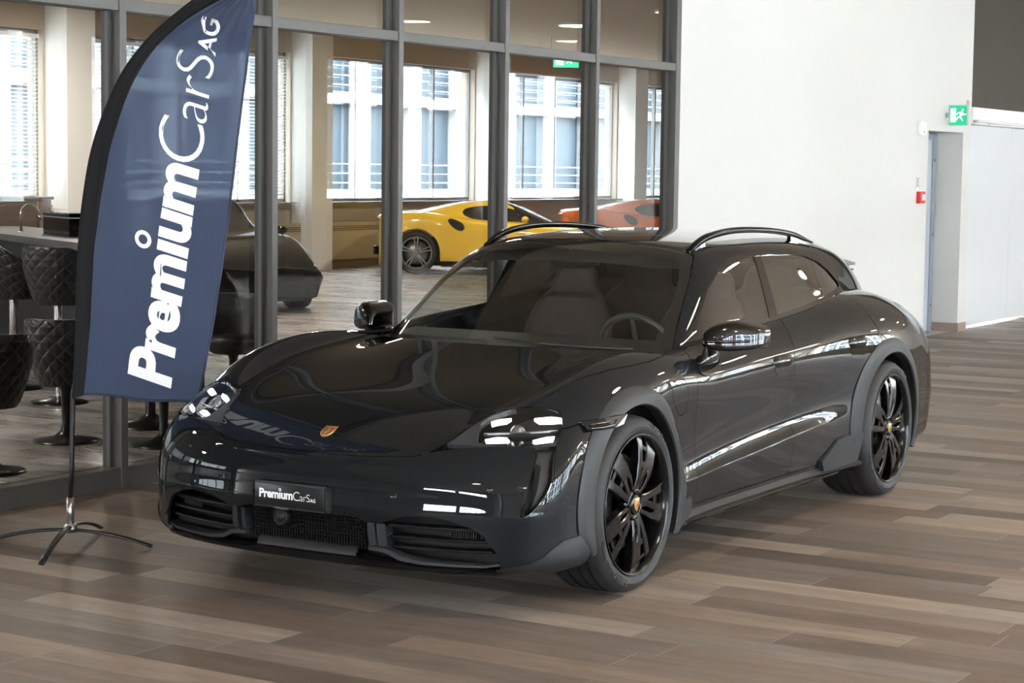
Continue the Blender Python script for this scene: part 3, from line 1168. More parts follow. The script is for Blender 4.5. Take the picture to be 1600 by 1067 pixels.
# ---------------------------------------------------------------- front opening: grilles, slats, blades, lip
M_GRILLE = mat('grille_black', (.004, .004, .004), .5, spec=.25)
bm = bmesh.new()
rows = []
for y in np.linspace(-.80, .80, 33):
    x = nose_x(y, .3) + .10
    rows.append([(x - .02, y, .42), (x + .05, y, .41), (x + .07, y, .30), (x + .05, y, .19), (x - .06, y, .185)])
loft(bm, rows)
bmesh.ops.recalc_face_normals(bm, faces=bm.faces)
obj('intake_back', bm, M_VOID, CAR, smooth=True)


def nose_strip(bm, y0, y1, z, h, d0, d1, n=16, dz=0.0):
    """A bar that follows the nose from y0 to y1 at height z: d0 / d1 set-back of its front / back face."""
    rows = []
    for t in np.linspace(0, 1, n):
        y = y0 + (y1 - y0) * t
        zz = z + dz * t
        x = nose_x(y, zz)
        rows.append([(x + d0, y, zz + h / 2), (x + d0 - .003, y, zz), (x + d0, y, zz - h / 2), (x + d1, y, zz - h / 2), (x + d1, y, zz + h / 2)])
    R = loft(bm, rows, True, False)
    bm.faces.new(R[0])
    bm.faces.new(R[-1][::-1])


bm = bmesh.new()
for k in range(9):
    nose_strip(bm, -.265, .265, .245 + k * .0155, .005, .038, .05)
for k in range(41):
    y = -.26 + k * .013
    box(bm, (nose_x(y, .31) + .046, y, .31), (.008, .003, .14))
bmesh.ops.recalc_face_normals(bm, faces=bm.faces)
obj('centre_grille', bm, M_GRILLE, CAR)
for sd in (-1, 1):
    bm = bmesh.new()
    nose_strip(bm, sd * .375, sd * .735, .345, .012, .030, .075)
    nose_strip(bm, sd * .375, sd * .755, .302, .010, .030, .075)
    nose_strip(bm, sd * .375, sd * .76, .262, .010, .030, .075)
    bmesh.ops.recalc_face_normals(bm, faces=bm.faces)
    obj('intake_slats', bm, M_GRILLE, CAR)
    # ribbed cooler seen in the outer corner of the intake
    bm = bmesh.new()
    for k in range(14):
        y = sd * (.60 + k * .009)
        box(bm, (nose_x(y, .33) + .075, y, .325), (.01, .004, .05))
    obj('cooler_fins', bm, M_CLAD, CAR)
    # the upright blade between the centre and outer intakes, its foot sweeping outward along the lower edge
    bm = bmesh.new()
    for z0, z1, y0, y1 in ((.262, .350, .292, .322), (.262, .350, .332, .368)):
        rows = []
        for z in np.linspace(z0, z1, 6):
            k = (z - z0) / (z1 - z0)
            rows.append([(nose_x(y0, z) + .012, sd * y0, z), (nose_x(y1, z) + .020, sd * (y1 - .004 * k), z), (nose_x(y1, z) + .07, sd * (y1 - .004), z), (nose_x(y0, z) + .07, sd * y0, z)])
        R = loft(bm, rows, True, False)
        bm.faces.new(R[0])
        bm.faces.new(R[-1])
    rows = []
    for y, z, h in ((.292, .256, .020), (.34, .254, .022), (.372, .250, .026), (.42, .226, .024), (.50, .214, .018), (.62, .212, .014), (.74, .212, .012), (.79, .222, .010)):
        x = nose_x(y, z) + .004
        rows.append([(x + .012, sd * y, z + h / 2), (x, sd * y, z + h * .2), (x, sd * y, z - h / 2), (x + .06, sd * y, z - h / 2), (x + .06, sd * y, z + h / 2)])
    R = loft(bm, rows, True, False)
    bm.faces.new(R[0])
    bm.faces.new(R[-1])
    bmesh.ops.recalc_face_normals(bm, faces=bm.faces)
    obj('air_blade', bm, mat('satin_dark_blade', (.020, .021, .024), .25, spec=.5), CAR, angle=.6)
# lip
bm = bmesh.new()
rows = []
for y in np.linspace(-.80, .80, 41):
    a = abs(y)
    x = nose_x(y, .2)
    zt = float(np.interp(a, [0, .22, .27, .30, .79], [.218, .218, .210, .205, .200]))
    fwd = float(np.interp(a, [0, .2, .27, .5, .8], [.006, .006, .0, -.004, -.004]))
    rows.append([(x + .05, y, zt + .002), (x + .006 - fwd, y, zt), (x - .006 - fwd, y, zt - .010), (x + .002 - fwd, y, .178), (x + .03, y, .172)])
loft(bm, rows)
bmesh.ops.recalc_face_normals(bm, faces=bm.faces)
obj('front_lip', bm, M_GLOSSB, CAR, angle=.5)
bm = bmesh.new()
rows = []
for y in np.linspace(-.235, .235, 21):
    e = min(1, (.235 - abs(y)) / .03)
    x = nose_x(y, .24)
    rows.append([(x + .06, y, .262), (x + .045, y, .256), (x + .02, y, .240), (x + .004, y, .224 - .004 * (1 - e)), (x + .004, y, .214)])
loft(bm, rows)
bmesh.ops.recalc_face_normals(bm, faces=bm.faces)
obj('lower_tray', bm, M_MATTB, CAR, smooth=True)

# front camera and parking sensors
bm = bmesh.new()
p, n = on_front(.116, .345)
M = Matrix.Translation(Vector((nose_x(.116, .33) + .022, .116, .332))) @ Matrix.Rotation(-PI / 2, 4, 'Y')
lathe(bm, [(.036, -.03), (.036, .004), (.030, .010), (.026, .006), (.020, .008), (.010, .014), (.0005, .015)], 28, 'z', M)
obj('front_camera', bm, M_GRILLE, CAR, angle=.6)
for y, z in ((-.763, .501), (.763, .501), (.411, .461), (-.411, .461)):
    p, n = on_front(y, z)
    bm = bmesh.new()
    M = Matrix.Translation(p) @ n.to_track_quat('Z', 'Y').to_matrix().to_4x4()
    lathe(bm, [(.0125, -.002), (.0125, .0012), (.0115, .0016), (.0108, .0008), (.0005, .0010)], 24, 'z', M)
    obj('parking_sensor', bm, M_PAINT, CAR, angle=.6)

# number plate
PL = bpy.data.objects.new('number_plate', None)
COL.objects.link(PL)
PL.parent = CAR
PL.location = (-.957, .040, .424)
PL.rotation_euler = (0, 0.02, 0)
M_PLATE = mat('plate_black', (.008, .008, .009), .3, spec=.3)
M_WHITE = mat('white_print', (.82, .82, .82), .5)
bm = bmesh.new()
box(bm, (0, 0, 0), (.006, .325, .088), .0025)
obj('plate', bm, M_PLATE, PL, angle=.6)
bm = bmesh.new()
box(bm, (.006, 0, 0), (.010, .340, .102), .004)
obj('plate_holder', bm, M_MATTB, PL, angle=.6)
for s in (-1, 1):
    bm = bmesh.new()
    prof = [(.03, .168), (-.004, .168), (.0, .176), (.03, .188)]
    rows = [[(a, s * b, z) for a, b in prof] for z in (-.048, -.03, .03, .048)]
    R = loft(bm, rows, True, False)
    bm.faces.new(R[0])
    bm.faces.new(R[-1])
    bmesh.ops.recalc_face_normals(bm, faces=bm.faces)
    obj('holder_wing', bm, M_GLOSSB, PL)


def place_text(me, M):
    for v in me.vertices:
        v.co = M @ v.co


def premium_logo(name, parent, m, M, width, depth=.0006, warp=None):
    """The dealer's wordmark: heavy first word with a ring for the dot of the i, thin second word, small AG."""
    bm = bmesh.new()
    x = 0.0
    ring_x = 0.0
    parts = []
    for body, size, off, dy, sp, gap in (('Prem', 1.0, .038, 0, .96, 0), ('|', 1, 0, 0, 1, .035), ('um', 1.0, .038, 0, .96, .04), ('C', 1.10, -.014, 0, 1, .03), ('ar', .93, -.013, 0, .93, .03),
                                         ('S', .95, -.014, 0, 1, .02), ('AG', .40, .007, .0, 1.0, .03)):
        if body == '|':
            ring_x = x + gap + .085
            parts.append(([(x + gap, 0, 0), (x + gap + .17, 0, 0), (x + gap + .17, .52, 0), (x + gap, .52, 0)], [(0, 1, 2, 3)]))
            x = x + gap + .17
            continue
        me = text_mesh(body, size, off, 0, 'LEFT', sp)
        V = np.array([v.co[:] for v in me.vertices])
        ref = text_mesh('H', size, off, 0, 'LEFT')
        base = min(v.co.y for v in ref.vertices)
        bpy.data.meshes.remove(ref)
        V[:, 1] -= base
        V[:, 0] += x + gap - V[:, 0].min()
        if body == 'S':
            V[:, 1] *= .98
        x = V[:, 0].max()
        parts.append(([tuple(v) for v in V], [tuple(p.vertices) for p in me.polygons]))
        bpy.data.meshes.remove(me)
    rv = []
    for k in range(33):
        a = 2 * PI * k / 32
        for r in (.075, .140):
            rv.append((ring_x + r * math.cos(a), .76 + r * math.sin(a), 0))
    parts.append((rv, [(2 * k, 2 * k + 1, 2 * k + 3, 2 * k + 2) for k in range(32)]))
    u = width / x
    for V, F in parts:
        vs = []
        for v in V:
            p = M @ Vector((v[0] * u, v[1] * u, depth))
            vs.append(bm.verts.new(warp(p) if warp else p))
        for f in F:
            try:
                bm.faces.new([vs[i] for i in f])
            except ValueError:
                pass
    return obj(name, bm, m, parent)


PM = Matrix.Translation((-.0035, .140, -.012)) @ Matrix(((0, 0, -1, 0), (-1, 0, 0, 0), (0, 1, 0, 0), (0, 0, 0, 1)))
premium_logo('wordmark', PL, M_WHITE, PM, .268)
me = text_mesh('PremiumCars', .012, 0, 0, 'LEFT')
place_text(me, Matrix.Translation((-.0098, .060, -.0465)) @ Matrix(((0, 0, -1, 0), (-1, 0, 0, 0), (0, 1, 0, 0), (0, 0, 0, 1))))
link('holder_print', me, mat('grey_print', (.2, .2, .2), .5), PL)

# bonnet badge
hp = BODY_BVH.ray_cast(Vector((-.762, 0, 2)), Vector((0, 0, -1)), 3)
n = hp[1]
xa = Vector((0, -1, 0))
ya = n.cross(xa).normalized()
Mb = Matrix((xa, ya, n)).transposed().to_4x4()
Mb.translation = hp[0] + n * .0005
crest(CAR, 'bonnet_crest', Mb, .074)

# ---------------------------------------------------------------- mirrors
MIR = [(.862, .79, .965, .932, .992), (.885, .782, 1.0, .918, 1.018), (.93, .792, 1.022, .908, 1.037), (.985, .830, 1.022, .906, 1.040), (1.035, .885, 1.036, .912, 1.024), (1.068, .930, 1.042, .922, 1.008), (1.084, .965, 1.040, .936, .992)]
for sd in (-1, 1):
    MR = bpy.data.objects.new('wing_mirror', None)
    COL.objects.link(MR)
    MR.parent = CAR
    V, F = [], []
    for y, x0, x1, z0, z1 in MIR:
        zc, hz, cx, hx = (z0 + z1) / 2, (z1 - z0) / 2, (x0 + x1) / 2, (x1 - x0) / 2
        for a, b in ((-1, -.30), (-.88, .42), (-.42, .92), (.65, 1.0), (1, .72), (1, -.72), (.7, -1.0), (-.5, -1.0), (-.97, -.80)):
            V.append((cx + a * hx, sd * y, zc + b * hz))
    n = 9
    for i in range(len(MIR) - 1):
        for k in range(n):
            f = (i * n + k, i * n + (k + 1) % n, (i + 1) * n + (k + 1) % n, (i + 1) * n + k)
            F.append(f if sd == 1 else f[::-1])
    F.append(tuple(range(n)) if sd == -1 else tuple(range(n))[::-1])
    e = (len(MIR) - 1) * n
    F.append(tuple(range(e, e + n)) if sd == 1 else tuple(range(e, e + n))[::-1])
    me = subdivide_cage(V, F, 3, 6)
    for p in me.polygons:
        p.use_smooth = True
    link('mirror_housing', me, mat('mirror_black_paint', (.006, .007, .009), .3, 1.0, 1.0, .012), MR)
    # indicator strip
    bm = bmesh.new()
    mb = bm_of(me)
    bv = BVHTree.FromBMesh(mb)
    mb.free()
    rows = []
    for y in np.linspace(.885, 1.045, 20):
        t = (y - .885) / .16
        r_ = []
        for z in (.962 - .004 * t, .955, .945 + .004 * t):
            h = bv.ray_cast(Vector((0, sd * y, z)), Vector((1, 0, 0)), 2)
            r_.append(h[0] + Vector((-.003, 0, 0)) if h[0] else Vector((1.0, sd * y, z)))
        rows.append([r_[0] + Vector((.006, 0, 0)), r_[0], r_[1] + Vector((-.001, 0, 0)), r_[2], r_[2] + Vector((.006, 0, 0))])
    loft(bm, rows)
    obj('indicator_strip', bm, M_GLOSSB, MR, smooth=True)
    bm = bmesh.new()
    box(bm, (1.034, sd * .975, .972), (.006, .13, .078), .001)
    obj('mirror_glass', bm, M_CHROME, MR)
    # arm and its foot on the door
    bm = bmesh.new()
    rows = []
    for (x, y, z, rx, rz) in ((.80, .885, .850, .105, .030), (.81, .893, .870, .095, .028), (.83, .892, .893, .082, .024), (.855, .888, .915, .085, .020), (.87, .895, .940, .09, .022)):
        rows.append([(x + rx * math.cos(a), sd * (y + rz * math.sin(a) * .8), z + rz * math.sin(a) * .25) for a in np.linspace(0, 2 * PI, 17)[:-1]])
    R = loft(bm, rows, True)
    bm.faces.new(R[0])
    bm.faces.new(R[-1])
    bmesh.ops.recalc_face_normals(bm, faces=bm.faces)
    obj('mirror_arm', bm, M_GLOSSB, MR, smooth=True)
    panel('mirror_foot', body_me, [(lambda c: np.hypot((c[:, 0] - .79) / .135, (c[:, 2] - .852 - .10 * (c[:, 0] - .79)) / .040) - 1, 0), (lambda c: .6 - np.abs(c[:, 1]), 0)], [], M_GLOSSB, MR, hemd=.006, side=sd, push=.005)

# ---------------------------------------------------------------- door handles
for sd in (-1, 1):
    for cx, cz in ((1.565, .800), (2.47, .828)):
        Hn = bpy.data.objects.new('door_handle', None)
        COL.objects.link(Hn)
        Hn.parent = CAR
        bm = bmesh.new()
        rows = []
        for i, t in enumerate(np.linspace(-1, 1, 15)):
            x = cx + t * .115
            hh = .030 * math.sqrt(max(0.02, 1 - t ** 4))
            r_ = []
            for b in (1, .6, 0, -.6, -1):
                z = cz + .012 + b * hh
                h = side_y(x, z, sd)
                out = .018 * (1 - b * b * .9) * (1 - t ** 4)
                r_.append((x, h.y + sd * (out - .001), z))
            rows.append(r_)
        loft(bm, rows)
        bmesh.ops.recalc_face_normals(bm, faces=bm.faces)
        obj('grip', bm, M_PAINT, Hn, smooth=True)
        # recess below and behind the grip
        bm = bmesh.new()
        rows = []
        for x in np.linspace(cx - .095, cx + .112, 13):
            t = (x - cx - .01) / .105
            hh = .034 * (max(0, 1 - abs(t) ** 3)) ** .5 + .002
            r_ = []
            for b in (.4, 0, -.5, -1):
                z = cz - .022 + b * hh
                h = side_y(x, z, sd)
                r_.append((x, h.y + sd * .0015, z))
            rows.append(r_)
        loft(bm, rows)
        bmesh.ops.recalc_face_normals(bm, faces=bm.faces)
        obj('recess', bm, M_GLOSSB, Hn, smooth=True)

# ---------------------------------------------------------------- roof rails
M_RAIL = mat('satin_black_rail', (.004, .004, .004), .10, spec=.14)
RT = crom([(1.31, 1.325), (1.40, 1.366), (1.55, 1.400), (1.83, 1.420), (2.22, 1.412), (2.55, 1.384), (2.80, 1.330)], 7)
for sd in (-1, 1):
    RL = bpy.data.objects.new('roof_rail', None)
    COL.objects.link(RL)
    RL.parent = CAR
    bm = bmesh.new()
    rows = []
    N = len(RT)
    for i, (x, z) in enumerate(RT):
        t = i / (N - 1)
        h = .030 if .1 < t < .9 else .030 * (min(t, 1 - t) / .1) * .6 + .012
        w = .014
        y = .548
        rows.append([(x, sd * (y - w), z - h * .25), (x, sd * (y - w * .6), z), (x, sd * (y + w * .5), z - .002), (x, sd * (y + w), z - h * .4), (x, sd * (y + w * .7), z - h), (x, sd * (y - w * .6), z - h)])
    R = loft(bm, rows, True)
    bm.faces.new(R[0])
    bm.faces.new(R[-1])
    bmesh.ops.recalc_face_normals(bm, faces=bm.faces)
    obj('rail_bar', bm, M_RAIL, RL, smooth=True)
    for x0, x1 in ((1.30, 1.47), (2.50, 2.80)):
        bm = bmesh.new()
        rows = []
        for x in np.linspace(x0, x1, 9):
            h = CAB_BVH.ray_cast(Vector((x, sd * .548, 2)), Vector((0, 0, -1)), 2)
            zb = h[0].z - .012 if h[0] else 1.3
            zt = float(np.interp(x, [p[0] for p in RT], [p[1] for p in RT])) - .008
            rows.append([(x, sd * .536, zb), (x, sd * .540, max(zt, zb + .002)), (x, sd * .556, max(zt, zb + .002)), (x, sd * .560, zb)])
        R = loft(bm, rows, True, False)
        bm.faces.new(R[0])
        bm.faces.new(R[-1])
        bmesh.ops.recalc_face_normals(bm, faces=bm.faces)
        obj('rail_foot', bm, M_GLOSSB, RL)

# small fins at the tail of the roof
bm = bmesh.new()
rows = []
for y in np.linspace(-.42, .42, 15):
    rows.append([(3.58, y, 1.240 - .18 * y * y), (3.80, y, 1.205 - .15 * y * y), (3.80, y, 1.192 - .15 * y * y), (3.60, y, 1.20 - .18 * y * y)])
R = loft(bm, rows, True)
bm.faces.new(R[0]); bm.faces.new(R[-1])
bmesh.ops.recalc_face_normals(bm, faces=bm.faces)
obj('roof_spoiler', bm, M_PAINT, CAR, angle=.6)
for sd in (-1, 1):
    bm = bmesh.new()
    for k in range(3):
        box(bm, (3.58 + .03 * k, sd * (.482 - .012 * k), 1.150 - .024 * k), (.04, .010, .008), .002)
    obj('spoiler_fins', bm, M_MATTB, CAR)

# ---------------------------------------------------------------- cabin interior
M_SEAT = mat('dark_leather', (.030, .015, .012), .5)
M_DASH = mat('dashboard_black', (.014, .013, .013), .6)
bm = bmesh.new()
rows = []
for y in np.linspace(-.74, .74, 15):
    rows.append([(.44, y, .885), (.75, y, .905), (.98, y, .925), (1.08, y, .90), (1.10, y, .70), (1.0, y, .45)])
loft(bm, rows)
bmesh.ops.recalc_face_normals(bm, faces=bm.faces)
obj('dashboard', bm, M_DASH, CAR, smooth=True)
bm = bx((.6, -.76, .26), (3.5, .76, .34))
obj('cabin_floor', bm, M_DASH, CAR)
bm = bx((2.62, -.70, .60), (3.7, .70, .90), .03)
obj('load_cover', bm, M_DASH, CAR, angle=.6)


def car_seat(x, y, w):
    S = bpy.data.objects.new('seat', None)
    COL.objects.link(S)
    S.parent = CAR
    b = bmesh.new()
    box(b, (x, y, .50), (.50, w, .20), .06, segs=3)
    obj('cushion', b, M_SEAT, S, angle=.8)
    b = bmesh.new()
    rows = []
    for z, dx, k in crom([(.55, 0, .92), (.7, .05, 1), (.9, .12, .98), (1.02, .16, .78), (1.08, .175, .54), (1.14, .19, .50), (1.19, .20, .38)], 5):
        rows.append([(x + .22 + dx + .07 * math.cos(a) * (1 if z < 1.05 else .7), y + w / 2 * k * math.copysign(abs(math.sin(a)) ** .6, math.sin(a)), z) for a in np.linspace(0, 2 * PI, 33)[:-1]])
    R = loft(b, rows, True)
    b.faces.new(R[0]); b.faces.new(R[-1])
    bmesh.ops.recalc_face_normals(b, faces=b.faces)
    obj('backrest', b, M_SEAT, S, smooth=True)


for y in (-.38, .38):
    car_seat(1.52, y, .50)
car_seat(2.30, -.36, .56)
car_seat(2.30, .36, .56)
SW = bpy.data.objects.new('steering_wheel', None)
COL.objects.link(SW)
SW.parent = CAR
MS = Matrix.Translation((1.14, -.38, .86)) @ Matrix.Rotation(math.radians(66), 4, 'Y')
bm = bmesh.new()
tube(bm, [MS @ Vector((.18 * math.cos(a), .18 * math.sin(a), 0)) for a in np.linspace(0, 2 * PI, 41)[:-1]], .015, 10, closed=True)
obj('wheel_rim', bm, mat('steering_leather', (.03, .03, .03), .35), SW)
bm = bmesh.new()
lathe(bm, [(.0005, .02), (.05, .015), (.065, -.01), (.05, -.05)], 20, 'z', MS)
for a in (0, PI / 2, PI, 3 * PI / 2):
    tube(bm, [MS @ Vector((.04 * math.cos(a), .04 * math.sin(a), 0)), MS @ Vector((.175 * math.cos(a), .175 * math.sin(a), 0))], .012, 8)
obj('wheel_hub', bm, M_DASH, SW)
bm = bmesh.new()
rows = []
for t in np.linspace(-1, 1, 11):
    hh = .033 * (1 - abs(t) ** 4 * .4)
    rows.append([(1.20 + .02 * t * t, .13 * t, 1.262 + hh), (1.175 + .02 * t * t, .13 * t, 1.262), (1.20 + .02 * t * t, .13 * t, 1.262 - hh), (1.215 + .02 * t * t, .13 * t, 1.262)])
R = loft(bm, rows, True)
bm.faces.new(R[0]); bm.faces.new(R[-1])
bmesh.ops.recalc_face_normals(bm, faces=bm.faces)
rv = obj('rear_view_mirror', bm, M_DASH, CAR, smooth=True)
bm = bmesh.new()
tube(bm, [(1.20, 0, 1.28), (1.19, 0, 1.318)], .012, 8)
obj('mirror_stalk', bm, M_DASH, rv)
# black printed border of the windscreen and the headlining
panel("windscreen_border", cab_me, [(f_ws, -.003)], [(f_ws, -.036)], M_GLOSSB, CAR, hemd=0, push=-.007)
panel('headlining', cab_me, [(lambda c: 1.27 - c[:, 2], 0)], [(f_ws, -.06)], M_DASH, CAR, hemd=0, push=-.035)
# wipers
for y0, y1 in ((-.62, -.05), (-.02, .52)):
    pts = []
    for t in np.linspace(0, 1, 12):
        y = y0 + (y1 - y0) * t
        z = .930 + .012 * t - .03 * abs(y)
        h = CAB_BVH.ray_cast(Vector((-1, y, z)), Vector((1, 0, 0)), 4)
        if h[0]:
            pts.append(h[0] + h[1] * .008)
    bm = bmesh.new()
    tube(bm, pts, .005, 6)
    obj('wiper', bm, M_MATTB, CAR)
# rear lamp strip and rear plate area (the far end of the car)
bm = bmesh.new()
rows = []
for y in np.linspace(-.78, .78, 31):
    h = BODY_BVH.ray_cast(Vector((5, y, .86)), Vector((-1, 0, 0)), 3)
    h2 = BODY_BVH.ray_cast(Vector((5, y, .835)), Vector((-1, 0, 0)), 3)
    if h[0] and h2[0]:
        rows.append([h[0] + Vector((-.01, 0, 0)), h[0] + Vector((.006, 0, 0)), h2[0] + Vector((.006, 0, 0)), h2[0] + Vector((-.01, 0, 0))])
loft(bm, rows)
bmesh.ops.recalc_face_normals(bm, faces=bm.faces)
obj('tail_lamp_strip', bm, mat('tail_lamp_red', (.25, .01, .01), .1, 0, 1.0), CAR, smooth=True)
# ================================================================ the hall
YG = 2.45            # face of the glass partition and the white wall
HC = 3.95            # ceiling height
YW = 15.6            # far window wall, a reflection built as a solid wall
YR = -10.2           # window wall on the near side
X0, X1 = -16.0, 34.0


def floor_material(name='wood_look_tiles', sat=.97, gain=.82, r0=.44, r1=.60, sp_=.38, bmp=.12):
    m = bpy.data.materials.new(name)
    m.use_nodes = True
    nt = m.node_tree
    b = nt.nodes['Principled BSDF']
    L = nt.links.new

    def nd(t, **k):
        n = nt.nodes.new(t)
        for a, v in k.items():
            setattr(n, a, v)
        return n

    def math_(op, a, bb=None, c=None):
        n = nd('ShaderNodeMath', operation=op)
        for i, v in enumerate((a, bb, c)):
            if v is None: continue
            if isinstance(v, (int, float)): n.inputs[i].default_value = v
            else: L(v, n.inputs[i])
        return n.outputs[0]
    tc = nd('ShaderNodeTexCoord')
    sp = nd('ShaderNodeSeparateXYZ')
    L(tc.outputs['Object'], sp.inputs[0])
    W, LN = .2035, 1.205
    u = math_('DIVIDE', math_('ADD', sp.outputs[0], .87), W)
    row = math_('FLOOR', u)
    wn = nd('ShaderNodeTexWhiteNoise', noise_dimensions='1D')
    L(row, wn.inputs['W'])
    v = math_('ADD', math_('DIVIDE', sp.outputs[1], LN), math_('MULTIPLY', wn.outputs['Value'], 7.31))
    pid = math_('FLOOR', v)
    cmb = nd('ShaderNodeCombineXYZ')
    L(row, cmb.inputs[0])
    L(pid, cmb.inputs[1])
    wn2 = nd('ShaderNodeTexWhiteNoise', noise_dimensions='2D')
    L(cmb.outputs[0], wn2.inputs['Vector'])
    fu, fv = math_('FRACT', u), math_('FRACT', v)
    du = math_('MULTIPLY', math_('MINIMUM', fu, math_('SUBTRACT', 1, fu)), W)
    dv = math_('MULTIPLY', math_('MINIMUM', fv, math_('SUBTRACT', 1, fv)), LN)
    ju = math_('LESS_THAN', du, .0011)
    jv = math_('LESS_THAN', dv, .0016)
    # grain: noise stretched along the plank, shifted per plank
    off = nd('ShaderNodeVectorMath', operation='MULTIPLY_ADD')
    off.inputs[1].default_value = (9, 1.3, 1)
    L(tc.outputs['Object'], off.inputs[0])
    sc = nd('ShaderNodeVectorMath', operation='SCALE')
    sc.inputs['Scale'].default_value = 37.0
    L(wn2.outputs['Color'], sc.inputs[0])
    L(sc.outputs[0], off.inputs[2])
    n1 = nd('ShaderNodeTexNoise')
    n1.inputs['Scale'].default_value = 1.6
    n1.inputs['Detail'].default_value = 6
    n1.inputs['Roughness'].default_value = .6
    n1.inputs['Distortion'].default_value = .6
    L(off.outputs[0], n1.inputs['Vector'])
    n2 = nd('ShaderNodeTexNoise')
    n2.inputs['Scale'].default_value = 9.0
    n2.inputs['Detail'].default_value = 4
    L(off.outputs[0], n2.inputs['Vector'])
    tone = math_('ADD', math_('MULTIPLY', wn2.outputs['Value'], .62), math_('MULTIPLY', math_('SUBTRACT', n1.outputs['Fac'], .3), .75))
    tone = math_('ADD', tone, math_('MULTIPLY', math_('SUBTRACT', n2.outputs['Fac'], .5), .22))
    cr = nd('ShaderNodeValToRGB')
    e = cr.color_ramp.elements
    e[0].position, e[0].color = .05, (.085, .060, .046, 1)
    e[1].position, e[1].color = .95, (.42, .325, .255, 1)
    for p, c in ((.30, (.140, .100, .076, 1)), (.55, (.215, .163, .127, 1)), (.75, (.31, .232, .178, 1))):
        k = e.new(p)
        k.color = c
    L(tone, cr.inputs[0])
    # the odd greyer board
    gsel = math_('GREATER_THAN', wn2.outputs['Value'], .5)
    hs = nd('ShaderNodeHueSaturation')
    hs.inputs['Saturation'].default_value = .62
    L(cr.outputs[0], hs.inputs['Color'])
    sepc = nd('ShaderNodeSeparateColor')
    L(wn2.outputs['Color'], sepc.inputs[0])
    mg = nd('ShaderNodeMix', data_type='RGBA')
    L(sepc.outputs[1], mg.inputs['Factor'])
    L(cr.outputs[0], mg.inputs['A'])
    L(hs.outputs[0], mg.inputs['B'])
    m1 = nd('ShaderNodeMix', data_type='RGBA')
    L(ju, m1.inputs['Factor'])
    L(mg.outputs['Result'], m1.inputs['A'])
    m1.inputs['B'].default_value = (.075, .06, .05, 1)
    m2 = nd('ShaderNodeMix', data_type='RGBA')
    L(jv, m2.inputs['Factor'])
    L(m1.outputs['Result'], m2.inputs['A'])
    m2.inputs['B'].default_value = (.36, .33, .30, 1)
    hv = nd('ShaderNodeHueSaturation')
    hv.inputs['Saturation'].default_value = sat
    hv.inputs['Value'].default_value = gain
    L(m2.outputs['Result'], hv.inputs['Color'])
    L(hv.outputs[0], b.inputs['Base Color'])
    mr = nd('ShaderNodeMapRange')
    mr.inputs['To Min'].default_value = r0
    mr.inputs['To Max'].default_value = r1
    L(n1.outputs['Fac'], mr.inputs['Value'])
    L(mr.outputs[0], b.inputs['Roughness'])
    bp = nd('ShaderNodeBump')
    b.inputs['Specular IOR Level'].default_value = sp_
    bp.inputs['Strength'].default_value = bmp
    bp.inputs['Distance'].default_value = .002
    hgt = math_('SUBTRACT', n2.outputs['Fac'], math_('MULTIPLY', math_('MAXIMUM', ju, jv), 1.0))
    L(hgt, bp.inputs['Height'])
    L(bp.outputs[0], b.inputs['Normal'])
    return m


M_WALL = noisy(mat('white_plaster', (.62, .612, .585), .75), 30, .02, bump=.08, bump_scale=220)
M_BEIGE = noisy(mat('beige_wall', (.44, .375, .30), .7), 8, .06)
M_CEIL = noisy(mat('beige_ceiling', (.56, .47, .37), .8), 5, .05)
M_FRAME = mat('anthracite_frame', (.074, .071, .067), .42, .2)
M_TILEB = noisy(mat('skirting_tile', (.26, .20, .16), .4), 12, .15)
M_COLW = mat('white_column_paint', (.80, .80, .78), .6)
M_WINFR = mat('grey_window_frame', (.24, .24, .24), .45, .2)
M_PANE = thin_glass('partition_glass', (.40, .405, .395), .40)
M_CLEAR = thin_glass('window_glass', (.95, .97, .97), .8)
M_DIMGLASS = thin_glass('dimmed_window_glass', (.36, .38, .39), .8)  # darker copy of the window glass, tinted to dim the daylight outside

fl = struct('floor', bx((X0, -12.0, -.1), (60, 2.53, 0)), floor_material(), 'brown wood-look plank tile floor under the dark grey estate car', 'floor')
struct('floor_glazed_hall', bx((X0, 2.53, -.1), (60, 17.0, 0)), floor_material('grey_glare_tiles', .50, 1.7, .22, .34, .6, .02), 'polished plank floor behind the glass partition, lightened in colour for window glare', 'floor')  # same tile, greyer, with window glare lightened into its colour
struct('ceiling', bx((X0, YR - .4, HC), (60, 2.53, HC + .2)), M_CEIL, 'beige ceiling with round lamps over the grey car', 'ceiling')
struct('ceiling_glazed_hall', bx((X0, 2.53, HC), (60, YW + .4, HC + .2)), noisy(mat('darkened_ceiling', (.36, .285, .20), .8), 5, .06), 'ceiling behind the glass partition, its beige darkened to look dimmer', 'ceiling')  # copy of the beige ceiling, darkened in colour to look dimmer

# ---------------------------------------------------------------- glass partition: one structure per bay
mull = [-2.98, -1.73, -.48, .77, 2.02, 3.27, 4.52, 5.775, 7.055]
bm = bmesh.new()
FW, FD = .050, .13


